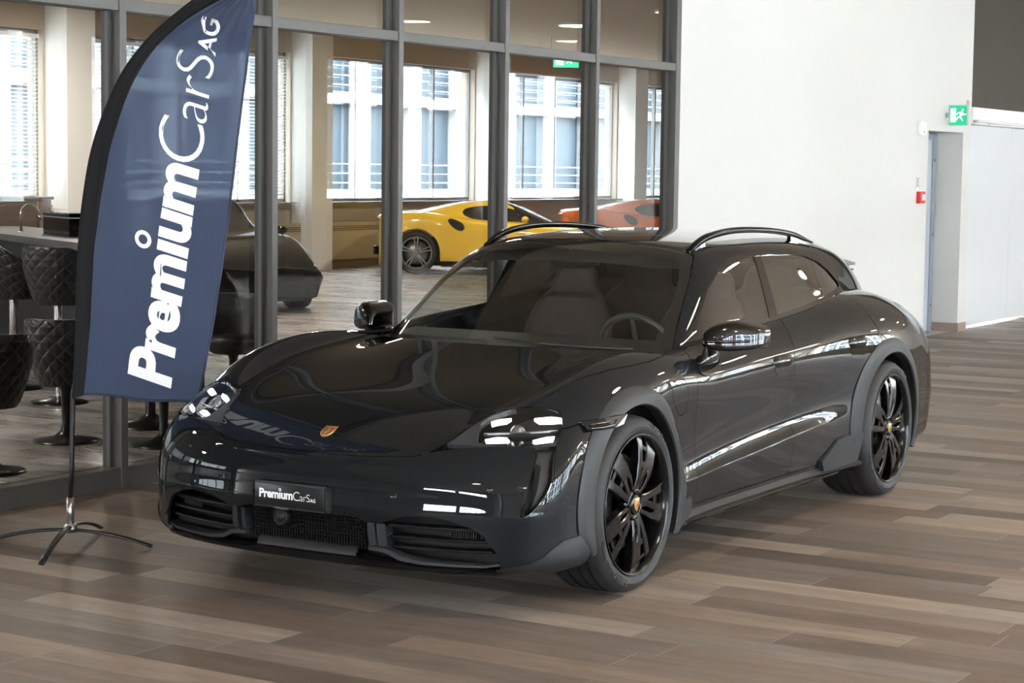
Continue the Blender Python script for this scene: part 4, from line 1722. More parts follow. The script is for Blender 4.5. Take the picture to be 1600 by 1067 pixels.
def bay(n, xa, xb, last):
    ya, yb = YG, YG + FD
    f = bmesh.new()
    box(f, (xa, (ya + yb) / 2, HC / 2), (FW, FD, HC), .003)
    w = struct('window_%d' % n, f, M_FRAME, 'dark framed glass bay %d of the partition' % n, 'window')
    w['label'] = 'dark framed glass bay of the partition, %s from the white wall' % ('eighth', 'seventh', 'sixth', 'fifth', 'fourth', 'third', 'second', 'first')[n - 1]
    t = bmesh.new()
    box(t, ((xa + xb) / 2, (ya + yb) / 2, 2.50), (xb - xa - FW, FD * .9, .062), .003)
    obj('transom', t, M_FRAME, w)
    t = bmesh.new()
    box(t, ((xa + xb) / 2, (ya + yb) / 2, .055), (xb - xa - FW, FD * .9, .11), .003)
    box(t, ((xa + xb) / 2, (ya + yb) / 2, HC - .04), (xb - xa - FW, FD * .9, .08), .003)
    # slim rebate strips at the side of each mullion
    box(t, (xa + FW / 2 + .012, yb - .045, HC / 2), (.024, .05, HC - .1))
    box(t, (xb - FW / 2 - .012, yb - .045, HC / 2), (.024, .05, HC - .1))
    obj('sill', t, M_FRAME, w)
    for z0, z1, nm in ((.11, 2.47, 'lower_pane'), (2.53, HC - .08, 'upper_pane')):
        me = bpy.data.meshes.new(nm)
        y = yb - .045
        me.from_pydata([(xa + FW / 2, y, z0), (xb - FW / 2, y, z0), (xb - FW / 2, y, z1), (xa + FW / 2, y, z1)], [], [(0, 1, 2, 3)])
        link(nm, me, M_PANE, w)


for i in range(len(mull) - 1):
    bay(i + 1, mull[i], mull[i + 1], i == len(mull) - 2)
f = bmesh.new()
box(f, (mull[-1] + .012, YG + FD / 2, HC / 2), (.075, FD, HC), .003)
struct('trim_1', f, M_FRAME, 'dark grey end post where the glass partition meets the white wall', 'trim')

# ---------------------------------------------------------------- white wall with the door recess
xw0, xw1, xd0, xd1, zd, dp = 7.105, 14.10, 12.77, 13.85, 2.145, .34
bm = bx((xw0, YG, 0), (xd0 - .4, YG + .12, HC))
bx((xd0 - .4, YG, 0), (xd0, YG + .45, HC), bm=bm)
bx((xd1, YG, 0), (xw1, YG + .45, HC), bm=bm)
bx((xd0, YG, zd), (xd1, YG + .45, HC), bm=bm)
bx((xd0, YG + dp + .04, 0), (xd1, YG + .45, zd), bm=bm)
struct('wall_left', bm, M_WALL, 'long white plaster wall with a door recess', 'wall')
bm = bx((xw0, YG - .012, 0), (xd0, YG - .0005, .095))
bx((xd1, YG - .012, 0), (xw1, YG - .0005, .095), bm=bm)
bx((xd1 - .012, YG - .012, 0), (xd1 - .0005, YG + dp, .095), bm=bm)
struct('baseboard_left', bm, M_TILEB, 'brown tile skirting along the white wall', 'baseboard')
M_DOOR = mat('blue_grey_door', (.43, .48, .53), .4)
M_DOOR2 = mat('blue_grey_door_edge', (.27, .31, .36), .4)
D = struct('door_1', bx((xd0 + .02, YG + dp - .04, .005), (xd1 - .115, YG + dp + .02, 2.07)), M_DOOR, 'blue grey door leaf set back in the white wall recess', 'door')
bm = bx((xd1 - .115, YG + dp - .055, .0), (xd1 - .012, YG + dp + .03, 2.13))
bx((xd0, YG + dp - .055, 2.07), (xd1 - .115, YG + dp + .03, 2.13), bm=bm)
obj('door_frame', bm, M_DOOR2, D)
for z in (.28, 1.05, 1.85):
    bm = bmesh.new()
    box(bm, (xd1 - .07, YG + dp - .060, z), (.03, .012, .035), .003)
    obj('hinge', bm, M_WINFR, D)

# beyond the wall: white sliding gate under a beam, dark clerestory above
M_GATE = mat('white_gate_panel', (.60, .615, .63), .45)
bm = bmesh.new()
for k in range(9):
    bx((14.10 + k * 1.6, YG + .05, .04), (14.10 + (k + 1) * 1.6 - .006, YG + .10, 2.24), bm=bm)
g = struct('door_2', bm, M_GATE, 'white panelled sliding gate right of the white wall', 'door')
bm = bx((14.10, YG - .02, 2.245), (28.5, YG + .3, 2.43))
b_ = struct('trim_2', bm, M_COLW, 'white beam over the sliding gate', 'trim')
bm = bmesh.new()
tube(bm, [(14.12, YG - .06, 2.275), (28.4, YG - .06, 2.275)], .018, 8)
for k in range(8):
    box(bm, (14.6 + k * 1.7, YG - .04, 2.275), (.05, .05, .05), .005)
obj('conduit', bm, M_COLW, b_)
M_OLIVE = noisy(mat('dark_olive_panel', (.034, .029, .018), .5, spec=.3), 3, .2)
struct('wall_upper', bx((14.10, YG + .06, 2.43), (28.5, YG + .3, HC)), M_OLIVE, 'dark olive panel above the white beam', 'wall')
struct('wall_back', bx((28.5, YR - .3, 0), (28.8, YG + .3, HC)), M_WALL, 'white end wall of the hall', 'wall')
M_ENDW = mat('pale_end_wall', (.40, .385, .36), .7)
bm = bx((X0 - .3, YR - .3, 0), (X0, YW + .3, 2.05))
bx((X0 - .3, YR - .3, 3.05), (X0, YW + .3, HC), bm=bm)
for ya, yb in ((YR - .3, -9.0), (-4.3, -3.7), (1.6, YW + .3)):
    bx((X0 - .3, ya, 2.05), (X0, yb, 3.05), bm=bm)
struct('wall_front', bm, M_ENDW, 'pale end wall of the hall behind the camera', 'wall')
for n_, ya, yb in ((90, -9.0, -4.3), (91, -3.7, 1.6)):
    f = bmesh.new()
    for i in range(6):
        box(f, (X0 - .15, ya + (yb - ya) * i / 5, 2.55), (.08, .06, 1.0))
    for zz in (2.08, 3.02):
        box(f, (X0 - .15, (ya + yb) / 2, zz), (.08, yb - ya, .06))
    wn = struct('window_%d' % n_, f, M_WINFR, 'grey framed window band in the end wall', 'window')
    wn['group'] = 'end wall windows'
    me = bpy.data.meshes.new('pane')
    me.from_pydata([(X0 - .15, ya, 2.05), (X0 - .15, yb, 2.05), (X0 - .15, yb, 3.05), (X0 - .15, ya, 3.05)], [], [(0, 1, 2, 3)])
    link('window_pane', me, M_CLEAR, wn)


# ---------------------------------------------------------------- window walls
def window_wall(name, y, sgn, xs, xe, c0, pitch, label, x_end=None):
    """A wall with bands of four windows between white columns; sgn = +1 when the room is on the -y side."""
    zs, zt, th = 1.12, 3.56, .30
    ya, yb = (y, y + th) if sgn > 0 else (y - th, y)
    bm = bmesh.new()
    bx((xs, ya, zt), (xe, yb, HC), bm=bm)
    cols = []
    k = math.floor((xs - c0) / pitch)
    while c0 + k * pitch < xe:
        cols.append(c0 + k * pitch)
        k += 1
    for c in cols:
        a, b = max(xs, c - .32), min(xe, c + .42)
        if b > a:
            bx((a, ya, 0), (b, yb, zt), bm=bm)
        a, b = max(xs, c + .42), min(xe, c + pitch - .32)
        if sgn < 0 and c < -9:
            if b > a:
                bx((a, ya, 0), (b, yb, zt), bm=bm)
            continue
        low = .14 if (sgn < 0 and c + pitch < 11) else zs
        if b > a:
            bx((a, ya, 0), (b, yb, low), bm=bm)
    w = struct(name, bm, M_BEIGE, label, 'wall')
    bm = bmesh.new()
    for c in cols:
        if xs < c - .3 and c + .3 < xe:
            p = bx((c - .28, y - sgn * .42 if sgn > 0 else y, 0), (c + .28, y if sgn > 0 else y + .42, HC))
            o = obj('column', p, M_COLW, w)
    n = 20 if sgn > 0 else 60
    for c in cols:
        a, b = c + .42, c + pitch - .32
        if a < xs or b > xe or (sgn < 0 and c < -9):
            continue
        f = bmesh.new()
        zs = .14 if (sgn < 0 and c + pitch < 11) else 1.12
        q = (b - a) / 4
        ym = (ya + yb) / 2
        t = .055
        for i in range(5):
            box(f, (a + i * q, ym, (zs + zt) / 2), (t, .08, zt - zs))
        box(f, ((a + b) / 2, ym, zs + t / 2), (b - a, .08, t))
        box(f, ((a + b) / 2, ym, zt - t / 2), (b - a, .08, t))
        box(f, ((a + b) / 2, y - sgn * .06, zs - .015), (b - a, .22, .03))
        wn = struct('window_%d' % n, f, M_WINFR, 'grey framed four-part window in the far wall, a reflection built solid' if sgn > 0 else 'grey framed four-part window in the near window wall', 'window')
        wn['group'] = 'far hall windows' if sgn > 0 else 'near hall windows'
        n += 1
        me = bpy.data.meshes.new('pane')
        me.from_pydata([(a, ym, zs), (b, ym, zs), (b, ym, zt), (a, ym, zt)], [], [(0, 1, 2, 3)])
        if sgn > 0 and c < 16:
            bl = bmesh.new()
            for k in range(int((zt - zs - .2) / .055)):
                zz = zs + .12 + k * .055
                bv = [bl.verts.new(p) for p in ((a + .06, ym - .12, zz + .012), (b - .06, ym - .12, zz + .012), (b - .06, ym - .075, zz - .004), (a + .06, ym - .075, zz - .004))]
                bl.faces.new(bv)
            box(bl, ((a + b) / 2, ym - .10, zt - .09), (b - a - .1, .06, .05))
            obj('venetian_blind', bl, M_COLW, wn)
        link('window_pane', me, M_DIMGLASS if sgn > 0 else M_CLEAR, wn)
    return w


window_wall('wall_far', YW, 1, X0, 58.0, 19.35, 5.60, 'beige window wall behind the glass, a reflection built solid')
window_wall('wall_right', YR, -1, X0, 28.5, 18.75, 5.42, 'beige window wall facing the glass partition')
struct('wall_end', bx((58.0, YG, 0), (58.3, YW + .3, HC)), M_BEIGE, 'beige end wall of the glazed hall', 'wall')
struct('wall_partition', bx((28.8, YG + .3, 0), (58.0, YG + .6, HC)), M_BEIGE, 'beige wall closing the glazed hall', 'wall')

# apartment block outside
M_FACW = mat('facade_dimmed', (.26, .27, .28), .7)  # white facade darkened in colour to hold down its brightness
M_FACG = mat('facade_glass', (.030, .050, .068), .5)
M_FACW2 = mat('facade_brightened', (.72, .74, .76), .7)  # lighter copy of the facade white, for brighter window reflections
M_FACD = mat('facade_rail', (.38, .42, .46), .5)
for nm, yb, s, x0, x1, lab in (('outside_apartment_building', 31.0, 1, -10, 78, 'apartment block with balconies and blue windows, a dimmed reflection built outside the far windows'),
                               ('outside_apartment_building', -27.0, -1, -40, 130, 'white apartment block opposite the near window wall')):
    A = thing(nm, lab, 'building', (0, yb, -2))
    M_FW = M_FACW if s > 0 else M_FACW2
    body = obj('wall', bx((x0, 0 if s > 0 else -8, -2), (x1, 8 if s > 0 else 0, 17)), M_FACG, A)
    bm = bmesh.new()
    for k in range(-1, 6):
        bx((x0, -.40 if s > 0 else 0, k * 2.9 - .16), (x1, 0 if s > 0 else .40, k * 2.9 + .16), bm=bm)
    obj('floor_slabs', bm, M_FW, A)
    bm = bmesh.new()
    x = x0
    i = 0
    while x < x1:
        wd = (.75, .40, 1.0)[i % 3]
        bx((x, -.30 if s > 0 else 0, -2), (x + wd, 0 if s > 0 else .30, 17), bm=bm)
        x += wd + (2.0, 2.3)[i % 2]
        i += 1
    obj('facade_piers', bm, M_FW, A)
    bm = bmesh.new()
    for k in range(0, 5):
        for j in range(3):
            bx((x0, -s * .37 - .01, k * 2.9 + .35 + j * .28), (x1, -s * .37 + .01, k * 2.9 + .38 + j * .28), bm=bm)
    obj('balcony_rails', bm, M_FACD, A)
struct('ground_outside', bx((-60, -60, -.62), (90, 60, -.12)), noisy(mat('paving', (.35, .35, .34), .8), 2, .2), 'pale paving outside the windows', 'ground')

# ---------------------------------------------------------------- ceiling lamps
M_LAMP = mat('lamp_disc', (1, 1, 1), .4, emit=(1.0, .86, .70), strength=7.0)
M_LAMPR = mat('lamp_ring', (.75, .73, .70), .4)
spots = []
for x in (-6.0, -1.2, 3.6, 8.4, 13.2, 18.0, 22.8):
    for y in (-7.4, -3.0):
        spots.append((x, y))
spots += [(9.2, 6.0), (9.2, 10.6), (13.4, 10.6), (19.7, 10.6), (12.3, 13.4), (9.2, 13.4)]  # mostly unseen lamps, added to brighten the glazed hall
for x in (-3.0, 0.4):
    spots.append((x, 6.4))  # out of view, added to light the lounge
L0 = None
M_LAMP2 = mat('lamp_disc_fill', (1, 1, 1), .4, emit=(1.0, .92, .83), strength=32.0)  # stronger disc, boosted as fill light behind the glass
for x, y in spots:
    if L0 is None:
        L0 = thing('ceiling_lamp', 'round flat lamp with a warm white disc on the beige ceiling; most behind the glass are added fill', 'ceiling lamp', (x, y, HC), 0, 'ceiling lamps')
        bm = bmesh.new()
        lathe(bm, [(.27, 0), (.285, -.03), (.275, -.05), (.26, -.05)], 40, 'z')
        obj('ring', bm, M_LAMPR, L0)
        bm = bmesh.new()
        lathe(bm, [(.26, -.046), (.14, -.052), (.0005, -.053)], 40, 'z')
        obj('disc', bm, M_LAMP, L0, smooth=True)
    else:
        c = copy_tree(L0)
        c.location = (x, y, HC)
        if y > 3:
            for ch in c.children:
                if ch.name.startswith('disc'):
                    ch.data = ch.data.copy()
                    ch.data.materials[0] = M_LAMP2

# ---------------------------------------------------------------- fittings on the white wall
M_SIGNG = mat('sign_green_lit', (.0, .35, .16), .4, emit=(.01, .62, .30), strength=.055)
M_SIGNW = mat('sign_white_lit', (.9, .95, .9), .4, emit=(.85, 1, .92), strength=.075)
M_SIGNB = mat('sign_case', (.45, .46, .45), .5)
M_WPL = mat('white_plastic', (.78, .78, .76), .4)
M_REDP = mat('red_plastic', (.62, .02, .02), .35)


def man(bm, M, s):
    """The running figure of an escape sign, and the door it runs to."""
    for pl in ([(-.06, .02), (.06, .06), (.09, .22), (.0, .25), (-.05, .14)], [(-.06, .04), (.02, .0), (.10, -.12), (.06, -.16), (-.02, -.06), (-.10, -.02), (-.20, -.14), (-.24, -.11), (-.13, .03)],
               [(.07, .20), (.16, .12), (.24, .15), (.24, .11), (.15, .07), (.05, .14)], [(-.04, .22), (-.14, .20), (-.19, .10), (-.16, .08), (-.11, .16), (-.03, .18)]):
        f = [bm.verts.new(M @ Vector((x * s, y * s, 0))) for x, y in pl]
        bm.faces.new(f)
    ring = [bm.verts.new(M @ Vector(((.075 + .045 * math.cos(a)) * s, (.30 + .045 * math.sin(a)) * s, 0))) for a in np.linspace(0, 2 * PI, 17)[:-1]]
    bm.faces.new(ring)


def exit_sign(name, label, loc, rz, w, h):
    """Local frame: face towards -y."""
    S = thing(name, label, 'exit sign', loc, rz)
    bm = bmesh.new()
    box(bm, (0, .02, 0), (w + .015, .04, h + .015), .004)
    obj('sign_case', bm, M_SIGNB, S)
    me = bpy.data.meshes.new('face')
    me.from_pydata([(-w / 2, -.001, -h / 2), (w / 2, -.001, -h / 2), (w / 2, -.001, h / 2), (-w / 2, -.001, h / 2)], [], [(0, 1, 2, 3)])
    link('sign_face', me, M_SIGNG, S)
    bm = bmesh.new()
    R = Matrix.Rotation(PI / 2, 4, 'X')
    man(bm, Matrix.Translation((w * .18, -.003, -.02)) @ R, h * 1.25)
    for (a, b, c, d) in ((-.42, -.36, -.10, .36),):
        f = [bm.verts.new((x * w, -.003, z * h)) for x, z in ((a, b), (c, b), (c, d), (a, d))]
        bm.faces.new(f)
    obj('pictogram', bm, M_SIGNW, S)
    return S


s1 = exit_sign('exit_sign', 'lit green exit sign above the blue grey door in the white wall', (13.25, YG - .14, 2.315), -PI / 2, .19, .20)
bm = bmesh.new()
box(bm, (.10, .02, .125), (.03, .03, .06), .004)
box(bm, (-.118, .02, 0), (.03, .03, .05), .004)
obj('bracket', bm, M_SIGNB, s1)
s2 = exit_sign('exit_sign', 'lit green exit sign hanging behind the glass, a reflection built solid', (21.9, 12.05, 3.53), math.radians(-58), .42, .24)
M_SIGNG2 = mat('hall_sign_green', (.0, .35, .16), .4, emit=(.01, .62, .30), strength=.30)
M_SIGNW2 = mat('hall_sign_white', (.9, .95, .9), .4, emit=(.85, 1, .92), strength=.4)
for ch in s2.children:
    if ch.name.startswith('sign_face'):
        ch.data.materials[0] = M_SIGNG2
    if ch.name.startswith('pictogram'):
        ch.data.materials[0] = M_SIGNW2
bm = bmesh.new()
for x in (-.25, .25):
    tube(bm, [(x, .02, .15), (x, .02, .40)], .008, 6)
obj('hanger', bm, M_SIGNB, s2)
o = thing('door_closer_sensor', 'small white sensor box beside the top of the door recess', 'sensor', (12.52, YG, 2.16))
obj('case', bx((-.075, -.045, -.07), (.075, 0, .07), .008), M_WPL, o)
bm = bmesh.new()
box(bm, (0, -.047, -.035), (.03, .006, .03), .002)
obj('sensor_window', bm, M_SIGNB, o)
o = thing('light_switch', 'grey light switch on the white wall above the red call point', 'switch', (12.46, YG, 1.615))
obj('plate', bx((-.04, -.012, -.07), (.04, 0, .07), .004), M_WPL, o)
obj('rocker', bx((-.025, -.020, -.05), (.025, -.011, .05), .003), M_SIGNB, o)
o = thing('fire_alarm_switch', 'red fire alarm call point on the white wall left of the door', 'fire alarm', (12.54, YG, 1.46))
obj('case', bx((-.075, -.045, -.060), (.075, 0, .060), .006), M_REDP, o)
bm = bmesh.new()
bx((-.03, -.049, -.03), (.05, -.044, .03), bm=bm)
obj('press_plate', bm, M_WPL, o)
bm = bmesh.new()
# ================================================================ the feather flag
FP = Vector((-.55, 1.56, 0))
FD_ = Vector((.37, -.93, 0)).normalized()
FN = Vector((FD_.y, -FD_.x, 0))           # towards the viewer's side
if FN.x > 0:
    FN = -FN
OUT = [(.013, .655), (.023, .833), (.030, 1.003), (.044, 1.339), (.069, 1.563), (.108, 1.757), (.174, 1.937), (.262, 2.103), (.378, 2.240), (.508, 2.348), (.62, 2.425), (.73, 2.475), (.84, 2.50)]
INN = [(.068, .672), (.085, .835), (.104, 1.061), (.127, 1.341), (.166, 1.592), (.223, 1.827), (.290, 2.007), (.378, 2.149), (.479, 2.259), (.594, 2.340), (.693, 2.392), (.78, 2.43), (.845, 2.455)]
RGT = [(.592, .648), (.615, .766), (.650, .935), (.693, 1.186), (.731, 1.462), (.759, 1.682), (.788, 1.928), (.816, 2.145), (.838, 2.30), (.847, 2.37), (.852, 2.41), (.855, 2.44), (.858, 2.455)]
NF = 72
cO, cI, cR = ([tuple(p) for p in crom(c, 6)] for c in (OUT, INN, RGT))


def flag_bulge(s, z):
    """How far the cloth stands off its plane: a slack hem, a soft belly, folds gathered at the tip."""
    t = max(0, (z - 1.75) / .7)
    d = math.hypot(s - .86, z - 2.48)
    a = math.atan2(2.48 - z, .86 - s)
    fold = .020 * t * t * math.sin(a * 34) * min(1, d / .15)
    low = .012 * max(0, (1.0 - z) / .35) ** 1.5 * math.sin(s * 19 + .8 + z * 6)
    belly = .022 * math.sin(min(1, max(0, s / .7)) * PI) * math.sin(min(1, max(0, (z - .65) / 1.8)) * PI)
    wr = .003 * math.sin(s * 23 + z * 9) + .002 * math.sin(z * 31 - s * 12)
    return belly + fold + low + wr


def fpos(s, z, lift=0.0):
    p = FP + FD_ * s + FN * (flag_bulge(s, z) + lift)
    p.z = z
    return p


M_FLAG = bpy.data.materials.new('blue_flag_cloth')
M_FLAG.use_nodes = True
nt = M_FLAG.node_tree
nt.nodes.clear()
o_ = nt.nodes.new('ShaderNodeOutputMaterial')
mx = nt.nodes.new('ShaderNodeMixShader')
mx2 = nt.nodes.new('ShaderNodeMixShader')
df = nt.nodes.new('ShaderNodeBsdfDiffuse')
tl = nt.nodes.new('ShaderNodeBsdfTranslucent')
tp = nt.nodes.new('ShaderNodeBsdfTransparent')
wv = nt.nodes.new('ShaderNodeTexNoise')
wv.inputs['Scale'].default_value = 900
cr = nt.nodes.new('ShaderNodeMix')
cr.data_type = 'RGBA'
cr.inputs['A'].default_value = (.052, .072, .135, 1)
cr.inputs['B'].default_value = (.062, .085, .155, 1)
nt.links.new(wv.outputs['Fac'], cr.inputs['Factor'])
nt.links.new(cr.outputs['Result'], df.inputs[0])
tl.inputs[0].default_value = (.15, .185, .27, 1)
tp.inputs[0].default_value = (.75, .82, .95, 1)
mx.inputs[0].default_value = .42
mx2.inputs[0].default_value = .075
nt.links.new(df.outputs[0], mx.inputs[1])
nt.links.new(tl.outputs[0], mx.inputs[2])
nt.links.new(mx.outputs[0], mx2.inputs[1])
nt.links.new(tp.outputs[0], mx2.inputs[2])
nt.links.new(mx2.outputs[0], o_.inputs[0])
M_SLEEVE = mat('black_sleeve_cloth', (.006, .006, .007), .8, spec=.2)
M_POLE = mat('black_pole', (.010, .010, .010), .3)
M_FWHITE = bpy.data.materials.new('flag_white_print')
M_FWHITE.use_nodes = True
nt = M_FWHITE.node_tree
nt.nodes.clear()
o_ = nt.nodes.new('ShaderNodeOutputMaterial')
mx = nt.nodes.new('ShaderNodeMixShader')
df = nt.nodes.new('ShaderNodeBsdfDiffuse')
tl = nt.nodes.new('ShaderNodeBsdfTranslucent')
df.inputs[0].default_value = (.93, .94, .96, 1)
tl.inputs[0].default_value = (.93, .95, .98, 1)
mx.inputs[0].default_value = .20
nt.links.new(df.outputs[0], mx.inputs[1])
nt.links.new(tl.outputs[0], mx.inputs[2])
nt.links.new(mx.outputs[0], o_.inputs[0])

FLG = thing('feather_flag', 'blue feather flag with white lettering on a black pole before the glass', 'flag', (FP.x, FP.y, 0))


def rel(p):
    return p - Vector((FP.x, FP.y, 0))


bm = bmesh.new()
rows = []
for i in range(len(cI)):
    a, b = Vector((*cI[i], 0)), Vector((*cR[i], 0))
    r = []
    for t in np.linspace(0, 1, 25):
        q = a + (b - a) * t
        s, z = q.x, q.y
        if i == 0:
            z += .006 * math.sin(t * 9)
        r.append(rel(fpos(s, z)))
    rows.append(r)
loft(bm, rows)
cloth = obj('flag_cloth', bm, M_FLAG, FLG, smooth=True)
bm = bmesh.new()
rows = []
for i in range(len(cI)):
    e = []
    for k in range(2):
        pass
    p = cR[i]
    e = [rel(fpos(p[0] - .010, p[1], .0012)), rel(fpos(p[0], p[1], .0016)), rel(fpos(p[0], p[1], -.0014))]
    rows.append(e)
loft(bm, rows)
rows = []
for t in np.linspace(0, 1, 25):
    s = cI[0][0] + (cR[0][0] - cI[0][0]) * t
    z = cI[0][1] + (cR[0][1] - cI[0][1]) * t + .006 * math.sin(t * 9)
    rows.append([rel(fpos(s, z + .012, .0012)), rel(fpos(s, z, .0016)), rel(fpos(s, z, -.0014))])
loft(bm, rows)
obj('hem', bm, mat('flag_hem_navy', (.018, .024, .055), .8), cloth, smooth=True)
bm = bmesh.new()
rows = []
for i in range(len(cO)):
    a, b = Vector((*cO[i], 0)), Vector((*cI[i], 0))
    m_ = a + (b - a) * .30
    r = []
    for t, h in ((0, 0), (.05, .012), (.18, .020), (.34, .018), (.52, .006), (.75, .002), (1.0, .001), (.75, -.002), (.5, -.004), (.34, -.016), (.18, -.019), (.05, -.011)):
        q = a + (b - a) * t
        base = flag_bulge(*cI[i]) * t
        p = FP + FD_ * q.x + FN * (base + h)
        p.z = q.y
        r.append(rel(p))
    rows.append(r)
loft(bm, rows, True)
bmesh.ops.recalc_face_normals(bm, faces=bm.faces)
obj('pole_sleeve', bm, M_SLEEVE, FLG, smooth=True)
# pole: black tube, steel ferrule, bent tip inside the sleeve
bm = bmesh.new()
pth = [(0, 0, .20)] + [tuple(rel(FP + FD_ * (.004 + .012 * t) + Vector((0, 0, .20 + .47 * t)))) for t in (.3, .6, 1)]
for i in range(0, len(cO), 3):
    q = Vector((*cO[i], 0)) + (Vector((*cI[i], 0)) - Vector((*cO[i], 0))) * .22
    if q.y > .70:
        v = FD_ * q.x
        pth.append((v.x, v.y, q.y))
tube(bm, pth, .0115, 12)
obj('pole', bm, M_POLE, FLG)
bm = bmesh.new()
tube(bm, [(0, 0, .085), (0, 0, .215)], .0165, 16)
obj('ferrule', bm, M_STEEL, FLG)
bm = bmesh.new()


def foot(a, b, h, dz):
    pts = []
    for t in np.linspace(0, 1, 17):
        x, y = a[0] + (b[0] - a[0]) * t, a[1] + (b[1] - a[1]) * t
        if t <= .5:
            k = t / .5
            x, y = a[0] + (0 - a[0]) * k, a[1] + (0 - a[1]) * k
        else:
            k = (t - .5) / .5
            x, y = b[0] * k, b[1] * k
        pts.append((x, y, .012 + dz + h * (1 - (2 * t - 1) ** 2)))
    b_ = bmesh.new()
    tube(b_, pts, (.008, .015), 10)
    return b_


fx, fy = FP.x, FP.y
FT = bpy.data.objects.new('cross_base', None)
COL.objects.link(FT)
FT.parent = FLG
obj('foot', foot((-.957 - fx, 1.331 - fy), (-.194 - fx, 1.717 - fy), .075, .0), M_POLE, FT)
obj('foot', foot((-.70 - fx, 1.90 - fy), (-.40 - fx, 1.22 - fy), .060, .0), M_POLE, FT)
bm = bmesh.new()
lathe(bm, [(.0005, .062), (.03, .062), (.03, .090), (.022, .098), (.0005, .10)], 20, 'z')
obj('hub', bm, M_STEEL, FT)

# the wordmark, read from the bottom upwards
uu = Vector((.137, .99)).normalized()
vv = Vector((-.957, .287)).normalized()
org = Vector((.470, .715))


def warp(p):
    q = org + uu * p.x + vv * p.y
    return rel(fpos(q.x, q.y, .0025))


lg = premium_logo('wordmark', cloth, M_FWHITE, Matrix.Identity(4), 1.60, 0.0, warp)
# ================================================================ behind the glass: bar, stools, reflected cars built solid
M_QUILT = bpy.data.materials.new('quilted_black_leather')
M_QUILT.use_nodes = True
nt = M_QUILT.node_tree
b = nt.nodes['Principled BSDF']
b.inputs['Base Color'].default_value = (.020, .018, .017, 1)
b.inputs['Roughness'].default_value = .38
uvn = nt.nodes.new('ShaderNodeTexCoord')
sep = nt.nodes.new('ShaderNodeSeparateXYZ')
nt.links.new(uvn.outputs['UV'], sep.inputs[0])
hs = []
for sg in ('ADD', 'SUBTRACT'):
    a = nt.nodes.new('ShaderNodeMath'); a.operation = sg
    nt.links.new(sep.outputs[0], a.inputs[0]); nt.links.new(sep.outputs[1], a.inputs[1])
    f_ = nt.nodes.new('ShaderNodeMath'); f_.operation = 'PINGPONG'; f_.inputs[1].default_value = .5
    nt.links.new(a.outputs[0], f_.inputs[0])
    hs.append(f_)
mn = nt.nodes.new('ShaderNodeMath'); mn.operation = 'MINIMUM'
nt.links.new(hs[0].outputs[0], mn.inputs[0]); nt.links.new(hs[1].outputs[0], mn.inputs[1])
pw = nt.nodes.new('ShaderNodeMath'); pw.operation = 'POWER'; pw.inputs[1].default_value = .5
nt.links.new(mn.outputs[0], pw.inputs[0])
bp = nt.nodes.new('ShaderNodeBump'); bp.inputs['Strength'].default_value = .9; bp.inputs['Distance'].default_value = .012
nt.links.new(pw.outputs[0], bp.inputs['Height'])
nt.links.new(bp.outputs[0], b.inputs['Normal'])
st = nt.nodes.new('ShaderNodeMath'); st.operation = 'LESS_THAN'; st.inputs[1].default_value = .03
nt.links.new(mn.outputs[0], st.inputs[0])
mxs = nt.nodes.new('ShaderNodeMix'); mxs.data_type = 'RGBA'
mxs.inputs['A'].default_value = (.020, .018, .017, 1); mxs.inputs['B'].default_value = (.045, .044, .043, 1)
nt.links.new(st.outputs[0], mxs.inputs['Factor'])
nt.links.new(mxs.outputs['Result'], b.inputs['Base Color'])
M_LEATH = mat('black_leather', (.020, .018, .017), .40)
M_BLKMET = mat('black_metal_base', (.012, .012, .012), .28, .2)


